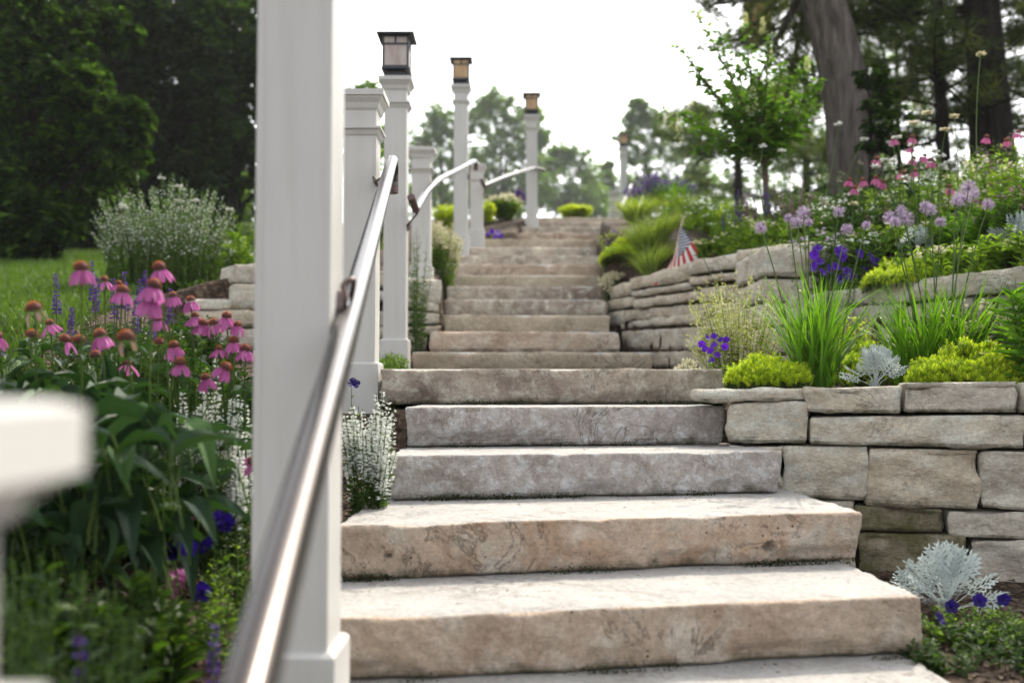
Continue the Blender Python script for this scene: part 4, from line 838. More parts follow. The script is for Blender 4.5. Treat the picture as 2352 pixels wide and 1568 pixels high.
petunias('purple and cream petunias on the bank behind the long wall', 1930, 5.3, 585, 190, [(1870, 585), (1882, 600), (1878, 570), (1925, 578), (1935, 590), (1905, 618), (1890, 625), (1920, 612), (1945, 622), (1950, 635), (1965, 628), (1975, 582), (2000, 590), (2010, 600), (1930, 640), (1868, 612), (1985, 620), (1935, 572)], 'petunia', size=.028, ns=50)
petunias('purple petunias beside the upper steps above the lime sedum', 1420, 9.0, 545, 100, [(1420, 540), (1412, 548), (1404, 560), (1395, 572), (1416, 568), (1448, 545), (1410, 538)], 'petunia', size=.035, ns=50, lm='gold')
petunias('purple petunias at the foot of the short post right of the second rail', 1140, 11.3, 535, 80, [(1120, 540), (1130, 532), (1138, 544), (1150, 542), (1126, 548), (1144, 534)], 'petunia', size=.035, ns=40)
petunias('single dark petunia behind the handrail over the white salvia', 812, 3.6, 875, 40, [(812, 880)], 'bluepet', size=.026, ns=10)

# bottom left leafy salvias and seedlings
for q, (px, D, yt, w_, n, lab) in enumerate([(60, 1.45, 1255, 260, 30, 'blurred yellow green salvia leaves in the lower left corner'), (260, 1.5, 1262, 240, 34, 'blurred leafy salvia with budding tips near the corner'), (180, 1.3, 1370, 420, 40, 'lowest blurred salvia foliage at the bottom edge'), (350, 1.75, 1420, 150, 18, 'leafy young salvia on the bare mulch'), (120, 1.75, 1230, 330, 50, 'shaded green salvia foliage behind the blurred tips'), (300, 2.0, 1300, 300, 50, 'low green foliage hiding the coneflower stems'), (60, 2.1, 1180, 300, 40, 'dark leafy plant under the blurred cap at the left edge')]):
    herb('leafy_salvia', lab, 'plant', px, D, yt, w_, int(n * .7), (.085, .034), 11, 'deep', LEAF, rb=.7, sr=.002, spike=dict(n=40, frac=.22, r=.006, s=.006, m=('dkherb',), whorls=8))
for q, (px, D, yt, w_, lab) in enumerate([(395, 2.2, 1400, 60, 'small seedling with toothed leaves on the mulch'), (505, 2.2, 1330, 90, 'green seedling under the small violet salvia'), (540, 2.4, 1215, 100, 'grey green seedling touching the big post'), (470, 2.3, 1440, 60, 'last small weed on the mulch by the handrail')]):
    herb('seedling', lab, 'plant', px, D, yt, w_, 10, (.035, .014), 12, 'herb', LEAF, rb=.6)

# ------------------------------------------------------------------ lower right bed
def allium(label, px, D, ybase_w, heads_, nblade, wpx):
    c = base(px, D); o = thing('allium_clump', label, 'allium', c, 'flowering alliums'); n = nblade
    B = c + np.stack([U(-1, 1, n) * wpx / F * D * .16, U(-.07, .07, n), np.zeros(n)], 1); az = U(0, 6.283, n); m = MB()
    m.blades(B, az, U(1.0, 1.53, n), U(.28, .56, n), U(.008, .013, n), U(.15, 1.5, n), 8, 0, None, .5); m.build('leaves', M['strap'], o)
    for (hx, hy, r_) in heads_:
        Dh = D + U(-.15, .25); p = P(hx, hy, Dh); R_ = r_ / F * Dh * .95; m = MB()
        b0 = c + np.array([(p[0] - c[0]) * .25 + U(-.03, .03), U(-.05, .05), .02]); m.tubes(quadpaths(b0[None], p[None], np.array([[(c[0] - p[0]) * .12, 0, .03]]), 9), .0034, .0022, 6)
        st = m.build('flower_stalk', M['stalk'], o); n2 = 130; d = randdir(n2, -.85, 1); m = MB()
        m.inst(*star5(.22, .25), frames(norm(np.cross(d, randdir(n2))), d), p + d * R_ * U(.86, 1.0, (n2, 1)), R_ * U(.14, .21, n2))
        pd = quadpaths(np.repeat(p[None], n2, 0), p + d * R_ * .85, np.zeros((n2, 3)), 2); m.tubes(pd, .0006, .0005, 3, 0)
        h = m.build('flower_head', M['allium'], o); h.parent = st; h.location = (0, 0, 0)
    return o
H1 = [(1747, 524, 17), (1811, 502, 13), (1845, 490, 19), (1831, 510, 19), (1858, 511, 12), (1927, 487, 16), (1945, 527, 16), (1990, 518, 13)]
H2 = [(2043, 500, 18), (2070, 483, 14), (2079, 504, 23), (2055, 511, 15), (2126, 475, 17), (2138, 483, 17), (2161, 510, 15), (2225, 432, 22), (2210, 455, 24), (2270, 469, 16), (2196, 462, 16), (2236, 446, 17)]
allium('left clump of strap leaves with lilac globes, the shorter stalks', 1872, 4.02, 0, H1, 210, 200)
allium('right clump of strap leaves with lilac globes on the tallest stalks', 2150, 4.15, 0, H2, 460, 520)
# star florets per head: small, in focus
def sedum(label, px, D, y0, y1, w_, n, mat='lime', depth=.16, sc_=1.0, cat='sedum'):
    n = int(n * 1.35)
    c = base(px, D); Wd = w_ / F * D / 2; H = max(.02, float(P(px, y0, D)[2]) - c[2]); o = thing('sedum', label, cat, c, 'lime green sedum mounds')
    a = U(0, 6.283, n); r = np.sqrt(U(0, 1, n)); lump = .75 + U(-.10, .14, n) + .30 * vnoise(np.stack([np.cos(a) * r * 5, np.sin(a) * r * 3, a * 0 + px], 1), 4)
    x = np.cos(a) * r * Wd; y = np.sin(a) * r * depth; z = H * np.sqrt(np.clip(1 - r ** 2, 0, 1)) * lump + .01 + np.where(U(0, 1, n) < .10, U(.008, .028, n) * sc_, 0)
    p = c + np.stack([x, y, z], 1); ax = norm(np.stack([x / Wd * .7, y / depth * .7 - .15, np.ones(n)], 1) + U(-.35, .35, (n, 3)))
    V = []; Fq = []
    for ring, (el, q, z0) in enumerate(((.25, 6, 0.0), (.65, 6, .35), (1.1, 4, .7))):
        for k in range(q):
            t = k / q * 6.283 + ring * .5; d = np.array([math.cos(t) * math.cos(el), math.sin(t) * math.cos(el), math.sin(el)]); s = np.array([-math.sin(t), math.cos(t), 0]) * .11; b0 = np.array([0, 0, z0]); i = len(V)
            V += [b0 - s * .6, b0 + s * .6, b0 + d * .7 + s, b0 + d * .95, b0 + d * .7 - s]; Fq += [[i, i + 1, i + 2], [i, i + 2, i + 4], [i + 4, i + 2, i + 3]]
    Xf = norm(np.cross(ax, [.2, 1, .1])); Mx = np.stack([Xf, np.cross(ax, Xf), ax], 2); m = MB(); m.inst(np.array(V), np.array(Fq), Mx, p, sc_ * .0125 * U(.6, 1.4, n)); m.build('foliage', M[mat], o)
    m = MB(); m.tubes(quadpaths(p - np.array([0, 0, 1]) * np.minimum(z, .05)[:, None], p, np.zeros((n, 3)), 2)[: n // 2], .0012, .001, 3); m.build('stems', M['stalk'], o); return o
sedum('lime sedum mound between the widest brown step and the left alliums', 1765, 3.98, 832, 890, 190, 1900)
sedum('lime sedum mound on the near wall at the right picture edge', 2245, 3.75, 808, 880, 320, 2600, depth=.13)
sedum('lime sedum behind the near wall under the allium leaves', 2010, 4.5, 800, 840, 220, 1400)
sedum('yellow sedum patch on the bank behind the long wall', 2085, 5.0, 606, 650, 190, 1600, depth=.25)
sedum('yellow sedum beside the upper steps below the petunias', 1422, 8.45, 586, 640, 80, 1100, depth=.5, sc_=1.7)
sedum('yellow sedum spreading between tall alliums and salvia bank', 1680, 8.8, 480, 520, 120, 900, depth=.4, sc_=2)
def dusty(label, px, D, ytop, w_, n, y0=None):
    c = base(px, D); 
    if y0: c = P(px, y0, D)
    H = float(P(px, ytop, D)[2]) - c[2]; Wd = w_ / F * D / 2; o = thing('dusty_miller', label, 'dusty miller', c, 'silver dusty millers'); V = []; Fq = []
    def seg(a, b_, w0, w1):
        a = np.array(a, float); b_ = np.array(b_, float); d = b_ - a; s = norm(np.array([-d[1], d[0], 0.0])); i = len(V)
        V.extend([a - s * w0, a + s * w0, b_ + s * w1, b_ - s * w1, b_ + d * .18]); Fq.extend([[i, i + 1, i + 2], [i, i + 2, i + 3], [i + 3, i + 2, i + 4]])
    seg((0, 0, 0), (0, .5, .05), .015, .018); seg((0, .5, .05), (0, .95, 0), .018, .022)
    for t in (.34, .5, .66, .8, .92):
        L_ = .34 * (1.15 - abs(t - .6) * 1.2)
        for sg in (-1, 1):
            e = (sg * L_ * .8, t + L_ * .6, .03); seg((0, t, .04), e, .016, .024); seg((sg * L_ * .45, t + L_ * .33, .04), (sg * L_ * .95, t + L_ * .25, .04), .013, .02); seg((sg * L_ * .45, t + L_ * .33, .04), (sg * L_ * .4, t + L_ * .85, .04), .013, .02)
    V = np.array(V); Fq = np.array(Fq); a = U(0, 6.283, n); r = U(.1, 1, n); b0 = c + np.stack([np.cos(a) * r * Wd * .25, np.sin(a) * r * Wd * .25, H * .45 * (1 - r * .6)], 1)
    d = norm(np.stack([np.cos(a) * r * 1.2, np.sin(a) * r * 1.0, (1.35 - r)], 1)); L_ = np.sqrt(Wd ** 2 + (H * .55) ** 2) * U(.7, .95, n); m = MB(); m.inst(V, Fq, frames(d, up_ref(n, .5)), b0, np.minimum(L_, Wd * .95)); m.build('foliage', M['silver'], o)
    m = MB(); m.tubes(quadpaths(np.repeat(c[None], n, 0), b0, np.zeros((n, 3)), 3), .003, .002, 4); m.build('stems', M['silver'], o); return o
dusty('silver dusty miller between the two allium clumps', 2010, 3.85, 800, 125, 28)
dusty('silver dusty miller at the foot of the near wall, bottom right', 2165, 2.98, 1262, 205, 30)
dusty('silver dusty miller on the bank behind the tall alliums', 2115, 5.2, 530, 100, 12)
dusty('silver dusty miller at the right picture edge on the bank', 2345, 4.7, 505, 120, 15)
# calamint, alyssum
herb('calamint', 'airy calamint with tiny cream flowers in front of the curved wall', 'calamint', 1695, 4.75, 600, 250, 170, (.018, .010), 46, 'gold', OVAL, rb=.45, l0=.15, l1=1, hvar=.55, depth=.22, sr=.0012, spike=dict(n=42, frac=.75, r=.010, s=.010, m=('cream_pet',), whorls=22))
herb('alyssum', 'low white alyssum beside the wide brown step end', 'alyssum', 1585, 4.5, 815, 90, 50, (.015, .006), 10, 'gold', rb=.7, depth=.12, spike=dict(n=26, frac=.2, r=.012, s=.011, m=('cream_pet',), whorls=2))
herb('alyssum', 'white flowers edging the yellow sedum by the upper steps', 'alyssum', 1405, 8.2, 618, 60, 40, (.02, .01), 10, 'herb', rb=.7, depth=.2, spike=dict(n=20, frac=.2, r=.02, s=.02, m=('cream_pet',), whorls=2))
herb('herb_clump', 'bright green herb behind the left allium leaves', 'plant', 1960, 4.75, 690, 160, 40, (.04, .022), 24, 'gold', OVAL, depth=.2)
herb('herb_clump', 'yellow green herb with white specks behind the right alliums', 'plant', 2240, 4.15, 660, 230, 50, (.045, .018), 24, 'herb', LEAF, depth=.15, spike=dict(n=16, frac=.15, r=.012, s=.012, m=('cream_pet',), whorls=2, share=.5))
herb('strap_leaf_plant', 'leafy lily plant at the right picture edge by the long wall', 'plant', 2370, 3.65, 585, 170, 20, (.13, .016), 16, 'strap', LEAF, rb=.25, depth=.12)
herb('herb_clump', 'grey leaved plant at the right edge behind the near sedum', 'plant', 2350, 3.95, 680, 90, 20, (.03, .01), 24, 'greyherb', LEAF, depth=.1)
herb('salvia', 'two faded pink salvia spikes in front of the long wall', 'salvia', 2235, 4.1, 690, 60, 3, (.03, .012), 8, 'herb', hvar=.1, spike=dict(n=60, frac=.4, r=.006, s=.006, m=('mauve',), whorls=9))
# bank on the upper right
HB = [(1780, 6.6, 500, 300, 70, 'herb', 'green herbs on the bank behind the top of the curved wall'), (1960, 6.3, 440, 260, 90, 'dkherb', 'dark leafy herbs around the leftmost far coneflowers'), (2120, 6.2, 400, 300, 110, 'herb', 'leafy mass under the far rose coneflowers'),
      (2300, 5.8, 330, 280, 120, 'herb', 'tall leafy mass at the right below the dark trunks'), (2060, 5.7, 520, 240, 60, 'herb', 'green leaves behind the second group of allium heads'), (2250, 5.2, 480, 200, 60, 'strap', 'bright green leaves right of the tallest allium heads'),
      (1870, 5.95, 520, 130, 36, 'greyherb', 'grey green herbs behind the purple and cream petunias'), (2330, 5.0, 420, 200, 70, 'dkherb', 'dense dark leaves at the right edge above the silver plant'), (1640, 8.6, 470, 150, 50, 'herb', 'green plants behind the flag'), (1900, 7.6, 400, 230, 70, 'dkherb', 'dark bushy plants at the foot of the leaning tree trunk')]
HB += [(2000, 5.55, 540, 260, 90, 'dkherb', 'dark leaves behind the yellow sedum patch on the bank'), (2180, 4.9, 560, 240, 90, 'herb', 'low green leaves behind the right end of the long wall'), (2400, 4.4, 500, 200, 70, 'herb', 'low leaves on the bank at the right edge'), (1790, 6.1, 545, 150, 60, 'herb', 'low herbs behind the highest stone of the curved wall'),
       (1660, 7.3, 560, 160, 80, 'herb', 'low green plants right of the flag on the wall top'), (1720, 8.2, 500, 220, 90, 'herb', 'mixed low plants under the first salvia spikes'), (1470, 8.6, 560, 120, 60, 'gold', 'light green plants above the yellow sedum by the steps'), (1600, 9.6, 440, 200, 100, 'herb', 'green plants carrying the violet drift'), (2200, 7.0, 350, 320, 150, 'herb', 'tall dark herbs behind the rose coneflowers'),
       (2060, 8.4, 350, 300, 110, 'dkherb', 'dark shrub layer in front of the thin trunk'), (2330, 7.4, 300, 260, 110, 'herb', 'tall leafy plants against the thick dark trunk'), (1820, 7.4, 440, 220, 80, 'herb', 'leafy plants under the hydrangea tree on its right')]
for px, D, yt, w_, n, lm, lab in HB:
    herb('bank_plant', lab, 'plant', px, D, yt, w_, n, (.075, .024), 24, lm, LEAF, rb=.8, depth=.5, hvar=.5, l0=.05, l1=1, group='leafy plants on the right bank', spike=dict(n=9, frac=.10, r=.016, s=.017, m=(['white', 'mauve', 'cream_pet', 'allium'][int(px) // 10 % 4],), whorls=2, share=.35))
SP = [(1690, 430, 60, 6, 'violet'), (1722, 425, 50, 6, 'mauve'), (1755, 412, 60, 8, 'violet'), (1800, 395, 70, 8, 'mauve'), (1840, 400, 60, 7, 'mauve'), (1882, 405, 50, 6, 'mauve'), (2030, 430, 60, 5, 'mauve'), (2075, 450, 60, 5, 'violet'), (2300, 340, 100, 9, 'mauve'), (2160, 480, 50, 4, 'violet')]
SL = ['first group of salvia spikes right of the flag, violet tips', 'rusty pink salvia spikes second group from the flag', 'violet salvia spikes in front of the thin trunk', 'tall rusty pink salvia spikes right of the thin trunk', 'rusty salvia spikes left of the leaning trunk', 'pink salvia spikes under the leaning trunk', 'pink salvia spikes below the low row of coneflowers', 'violet salvia spikes above the twin allium heads', 'dusky salvia spikes under the dark trunk at right', 'short violet salvia spikes left of the tallest alliums']
for (px, yt, w_, n, mt), lab in zip(SP, SL):
    herb('salvia', lab, 'salvia', px, 6.9 if px < 2000 else 6.0, yt, w_, n, (.045, .014), 16, 'herb', hvar=.3, rb=.6, depth=.15, group='salvias on the right bank', stem='dkstalk', sr=.0022, spike=dict(n=80, frac=.5, r=.009, s=.010, m=(mt, 'dkstalk'), whorls=16))
herb('salvia', 'pale pink and violet salvia drift along the skyline right of the steps', 'salvia', 1520, 12.0, 394, 175, 100, (.06, .02), 14, 'herb', hvar=.3, rb=.8, depth=.5, spike=dict(n=50, frac=.28, r=.02, s=.022, m=('violet', 'allium'), whorls=7))
herb('feathery_plant', 'airy plants with cream flowers behind the violet drift', 'plant', 1570, 11.3, 415, 110, 50, (.06, .02), 20, 'herb', hvar=.5, depth=.4)
def finegrass(label, px, D, n, L_, w_, mat='finegrass', up=.9, wd=.003):
    c = base(px, D); o = thing('ornamental_grass', label, 'grass tuft', c, 'fine ornamental grasses'); Wd = w_ / F * D / 2
    a = U(0, 6.283, n); r = np.sqrt(U(0, 1, n)) * .35; B = c + np.stack([np.cos(a) * r * Wd, np.sin(a) * r * Wd, np.zeros(n)], 1); B[:, 2] = gz(B[:, 0], B[:, 1])
    m = MB(); m.blades(B, a + U(-.5, .5, n), U(1.0, 1.5, n) * up, L_ * U(.6, 1.1, n), wd, U(.6, 2.0, n), 7); m.build('blades', M[mat], o)
finegrass('soft pale green grass mound just left of the flag', 1500, 8.2, 950, .36, 210, wd=.006); finegrass('low grass mound between the flag and the yellow sedum', 1500, 7.75, 500, .30, 120, wd=.005); finegrass('pale grass mound at the edge of the upper steps', 1465, 10.2, 650, .36, 120, wd=.007)
finegrass('yellow green grass mound behind the flag', 1575, 10.3, 700, .38, 180, wd=.008); finegrass('green grass tuft among the violet drift', 1545, 11.6, 500, .5, 60, 'strap', 1.1, .01)
# scabious on the bank
for q, (lab, px, D, pts) in enumerate([('white scabious flowers over the far coneflowers', 2120, 5.6, [(2032, 370), (2060, 318), (2080, 410), (2148, 350), (2180, 375), (2165, 385), (2010, 385), (2195, 395), (2160, 360), (2052, 372)]),
        ('very tall white scabious reaching up to the dark trunk', 2150, 5.3, [(2252, 126), (2192, 270), (2172, 300), (2130, 262), (2100, 285)]), ('pale scabious flowers beside the thin trunk', 1800, 6.4, [(1752, 338), (1796, 348), (1727, 375), (1802, 437), (1926, 287), (1985, 322)]),
        ('low cream scabious blooms in front of the bank', 1900, 5.6, [(1960, 470), (1958, 545), (1952, 575), (1600, 560), (1905, 628), (2100, 660), (1958, 697)])]):
    c = base(px, D); o = thing('scabious_plant', lab, 'flower', c, 'scabious flowers on the bank')
    for (x, y) in pts:
        p = P(x, y, D + U(-.15, .15)); m = MB(); c2 = c + np.array([(p[0] - c[0]) * .6, U(-.1, .1), 0]); c2[2] = G(c2[0], c2[1]); m.tubes(quadpaths(c2[None], p[None], np.array([[U(-.1, .1), 0, .08]]), 8), .004, .0025, 4); st = m.build('flower_stalk', M['stalk'], o)
        m = MB(); n = 30; d = randdir(n, .0, .6); s = .034; m.inst(*OVAL, frames(d, up_ref(n)), np.repeat(p[None], n, 0), np.stack([np.full(n, s * .4), s * U(.7, 1.1, n), np.full(n, s)], 1)); h = m.build('flower_head', M[['white', 'cream_pet'][q % 2]], st)
        h.data.transform(__import__('mathutils').Matrix.Identity(4))
# mulch chips near the camera, loose
n = 17000; x = np.concatenate([U(-1.3, -.35, n // 2), U(.9, 2.4, n // 2)]); y = np.concatenate([U(1.7, 3.9, n // 2), U(2.2, 4.9, n // 2)]); 
ok = ~((x > np.interp(y, sy, sxl) - .02) & (x < np.interp(y, sy, sxr) + .02)); x, y = x[ok], y[ok]; n = len(x)
m = MB(); d = randdir(n, -.35, .35); m.inst(*DIAM, frames(d, up_ref(n, .6)), np.stack([x, y, gz(x, y) + .006], 1), np.stack([U(.006, .014, n), U(.015, .045, n), np.full(n, .02)], 1)); tag(m.build('mulch_chips', M['mulch']), 'loose brown bark chips scattered over the planting beds', 'mulch', None, 'stuff')
# small flag on a stick
def flagm():
    m, N, L, b = new_mat('stars_and_stripes_cloth'); uv = N.new('ShaderNodeAttribute'); uv.attribute_name = 'fuv'; s = N.new('ShaderNodeSeparateXYZ'); L.new(uv.outputs['Vector'], s.inputs[0])
    def op(o_, a, b_=None):
        q = N.new('ShaderNodeMath'); q.operation = o_
        for i, v in enumerate((a, b_)):
            if v is None: continue
            if hasattr(v, 'links'): L.new(v, q.inputs[i])
            else: q.inputs[i].default_value = v
        return q.outputs[0]
    u, v = s.outputs[0], s.outputs[1]
    stripe = op('GREATER_THAN', op('MODULO', op('MULTIPLY', v, 13.0), 2.0), 1.0)      # 0 -> red
    col = mix(N, L, stripe, (.50, .03, .04), (.80, .79, .76))
    can = op('MULTIPLY', op('LESS_THAN', u, .40), op('GREATER_THAN', v, 6 / 13)); col = mix(N, L, can, col, (.02, .035, .12))
    cu = op('MULTIPLY', u, 12 / .40); cv = op('MULTIPLY', op('SUBTRACT', v, 6 / 13), 10 / (7 / 13)); iu = op('ROUND', cu); iv = op('ROUND', cv)
    par = op('LESS_THAN', op('MODULO', op('ADD', iu, iv), 2.0), .5); du = op('SUBTRACT', cu, iu); dv = op('SUBTRACT', cv, iv)
    dist = op('SQRT', op('ADD', op('MULTIPLY', du, du), op('MULTIPLY', dv, dv))); inside = op('MULTIPLY', op('GREATER_THAN', iu, .5), op('MULTIPLY', op('LESS_THAN', iu, 11.5), op('MULTIPLY', op('GREATER_THAN', iv, .5), op('LESS_THAN', iv, 9.5))))
    star = op('MULTIPLY', op('MULTIPLY', op('LESS_THAN', dist, .48), par), op('MULTIPLY', can, inside)); col = mix(N, L, star, col, (.82, .81, .8))
    L.new(col, b.inputs['Base Color']); b.inputs['Roughness'].default_value = .8; t = N.new('ShaderNodeBsdfTranslucent'); L.new(col, t.inputs[0]); ms = N.new('ShaderNodeMixShader'); ms.inputs[0].default_value = .35
    L.new(b.outputs[0], ms.inputs[1]); L.new(t.outputs[0], ms.inputs[2]); L.new(ms.outputs[0], N['Material Output'].inputs[0]); return m
Df = 7.25; s0 = P(1541, 625, Df); s1 = P(1569, 500, Df); o = thing('flag', 'small stars and stripes flag on a thin stick at the top of the curved wall', 'flag', s0)
m = MB(); m.tube([s0, s1], .006, 8); m.tube([s1, s1 + (s1 - s0) * .03], [.006, .009], 8); m.build('stick', plainm('pale_wood', (.5, .42, .3), .6), o)
nu, nv = 40, 26; ax_ = norm(s1 - s0); topp = s1 - ax_ * .07; V = []; UVs = []
for j in range(nv + 1):
    v = j / nv; hp = topp - ax_ * (1 - v) * .22
    ang = R(-50) + (1 - v) * R(-70)
    for i_ in range(nu + 1):
        u = i_ / nu; wv = .018 * math.sin(u * 7 + v * 2.2) * u ** .5; a2 = ang - .12 * u
        V.append(hp + np.array([math.cos(a2), 0, math.sin(a2)]) * u * .33 * (.82 + .18 * v) + np.array([0, -wv - .01 - .05 * u * (1 - v), 0])); UVs.append((u, v, 0))
Fq = [[j * (nu + 1) + i_, j * (nu + 1) + i_ + 1, (j + 1) * (nu + 1) + i_ + 1, (j + 1) * (nu + 1) + i_] for j in range(nv) for i_ in range(nu)]
m = MB(); m.add(np.array(V), Fq, 0, .5, True); fo = m.build('cloth', flagm(), o); at = fo.data.attributes.new('fuv', 'FLOAT_VECTOR', 'POINT'); at.data.foreach_set('vector', np.array(UVs, dtype=np.float32).ravel())

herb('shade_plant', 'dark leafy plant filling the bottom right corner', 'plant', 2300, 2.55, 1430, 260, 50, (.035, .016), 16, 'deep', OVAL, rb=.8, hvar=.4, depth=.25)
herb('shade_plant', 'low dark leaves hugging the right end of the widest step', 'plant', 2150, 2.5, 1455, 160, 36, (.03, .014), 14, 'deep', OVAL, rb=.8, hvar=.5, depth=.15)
# moss and grit in the angle between each riser and the tread below, a few dry leaf bits on the treads
m = MB(); mg = MB()
for k in range(1, 7):
    a, z = ST[k], ST[k - 1]['z']; n = 2600; t = U(0, 1, n); x = a['xl'] + (a['xr'] - a['xl']) * t; y = a['yl'] + (a['yr'] - a['yl']) * t
    keep = (fbm(np.stack([x * 5, x * 0 + k * 3.1, x * 0], 1), 61, 3) - .02) > U(-.02, .40, n); x, y = x[keep], y[keep]; n = len(x); hgt = np.abs(U(-1, 1, n)) ** 2 * .016
    p = np.stack([x, y + .004 - (1 - hgt / .016) * U(0, .012, n), z + hgt + .001], 1); m.inst(*DIAM, frames(norm(randdir(n, 0, 1) + np.array([0, -.6, 0])), randdir(n)), p, U(.003, .008, n))
for k in range(0, 5):
    a, b_ = ST[k], ST[k + 1]; n = 46; t = U(.03, .97, n); x = a['xl'] + (a['xr'] - a['xl']) * t; yf = a['yl'] + (a['yr'] - a['yl']) * t; yb = b_['yl'] + (b_['yr'] - b_['yl']) * t; y = yb - (yb - yf) * U(.02, .85, n) ** 1.6
    mg.inst(*DIAM, frames(randdir(n, -.1, .15), up_ref(n, .4)), np.stack([x, y, np.full(n, a['z'] + .003)], 1), np.stack([U(.003, .006, n), U(.006, .018, n), np.full(n, .006)], 1))
tag(m.build('moss', M['moss']), 'dark green moss and algae along the foot of the stone risers', 'moss', None, 'stuff'); tag(mg.build('leaf_litter', M['mulch']), 'tiny dry leaf bits scattered on the lower treads', 'litter', None, 'stuff')

for px, D, yt, w_, lab in [(250, 3.15, 735, 240, 'leafy undergrowth between the coneflowers and the lawn'), (420, 3.3, 745, 220, 'leafy undergrowth below the stone edging on the left'), (530, 3.4, 790, 130, 'leafy undergrowth against the big post at coneflower height'), (90, 3.2, 760, 240, 'leafy undergrowth at the far left beneath the spent coneflower'), (330, 4.1, 705, 260, 'low herbs at the lawn edge behind the salvia spikes'), (420, 5.0, 712, 230, 'dark low herbs on the slope in front of the stone edging'), (250, 4.7, 730, 200, 'dark low herbs between the lawn edge and the coneflowers')]:
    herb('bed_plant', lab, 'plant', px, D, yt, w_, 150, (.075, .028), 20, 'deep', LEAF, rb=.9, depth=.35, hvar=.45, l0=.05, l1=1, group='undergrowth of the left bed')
# ------------------------------------------------------------------ trees
def limb(m, a, b_, r0, r1, sag=0, k=7, n=8, wob=.03):
    a = np.array(a, float); b_ = np.array(b_, float); L_ = np.linalg.norm(b_ - a); pth = quadpaths(a[None], b_[None], np.array([[U(-wob, wob) * L_, U(-wob, wob) * L_, sag]]), k)[0]
    m.tube(pth, np.linspace(r0, r1, k), n, 0, U()); return pth
def shell(c, r, n, inner=.45):
    d = randdir(n); q = U(inner, 1, n) ** .6; return np.array(c) + d * np.array(r) * q[:, None] * (1 + .25 * vnoise(d * 2.3 + np.array(c), 3))[:, None], d
def broadleaf(label, px, D, lobes, leaf, lm, trunk=(0, .2), trm='bark', nper=900, name='broadleaf_tree', z0=None, grp=None, tmpl=LEAF, inner=.35, asp=.7):
    """lobes: (px, py, dD, rpx) clusters of foliage; branches reach from the trunk to each of them"""
    bx = Xat(px, D); zb = G(bx, D) if z0 is None else z0; o = thing(name, label, 'tree', (bx, D, zb), grp)
    cs = [(P(a, b_, D + dd), r / F * (D + dd)) for a, b_, dd, r in lobes]; mt = MB(); ml = MB()
    ztop = max(c[2] for c, r in cs); top = np.array([bx + trunk[0], D, zb + (ztop - zb) * .8]); tp = limb(mt, (bx, D, zb - .2), top, trunk[1], trunk[1] * .3, 0, 9, 10, .02)
    for c, r in cs:
        f = np.clip((c[2] - zb) / (ztop - zb + .01) * .7, .15, .95); j = f * 8; i = int(j); p = tp[i] * (1 - (j - i)) + tp[min(8, i + 1)] * (j - i); lb = limb(mt, p, c, trunk[1] * .28, trunk[1] * .06, .1 * r, 6, 5, .08)
        for _ in range(5): limb(mt, lb[3], c + randdir(1)[0] * r * .75, trunk[1] * .07, .01, 0, 4, 4)
        n = int(nper * (1 if r > 0 else 0)); pp, d = shell(c, (r, r * .9, r * asp), n, inner); 
        nt = max(6, n // 16); tw = randdir(nt) * np.array([r, r * .9, r * asp]) * U(.4, 1.42, (nt, 1)) + c; g = rng.integers(0, nt, n); pp = tw[g] + randdir(n) * r * .17 * U(.2, 1, (n, 1)) if True else pp
        dd = norm(randdir(n, -.7, .3) + norm(pp - c) * .4); s = leaf * U(.6, 1.25, n); ml.inst(*tmpl, frames(dd, up_ref(n, .7)), pp, np.stack([s * .6, s, s], 1))
    mt.build('trunk', M[trm], o); ml.build('crown', M[lm], o); return o
TUFT = None
def tuft():
    V = []; Fq = []
    for k in range(11):
        d = norm(np.array([random.uniform(-1, 1), random.uniform(.1, 1.2), random.uniform(-.8, .8)])); s = norm(np.cross(d, [.3, .2, 1])) * .022; i = len(V); V += [-s, s, d * (.8 + .2 * random.random())]; Fq.append([i, i + 1, i + 2])
    return np.array(V), np.array(Fq)
TUFT = tuft()
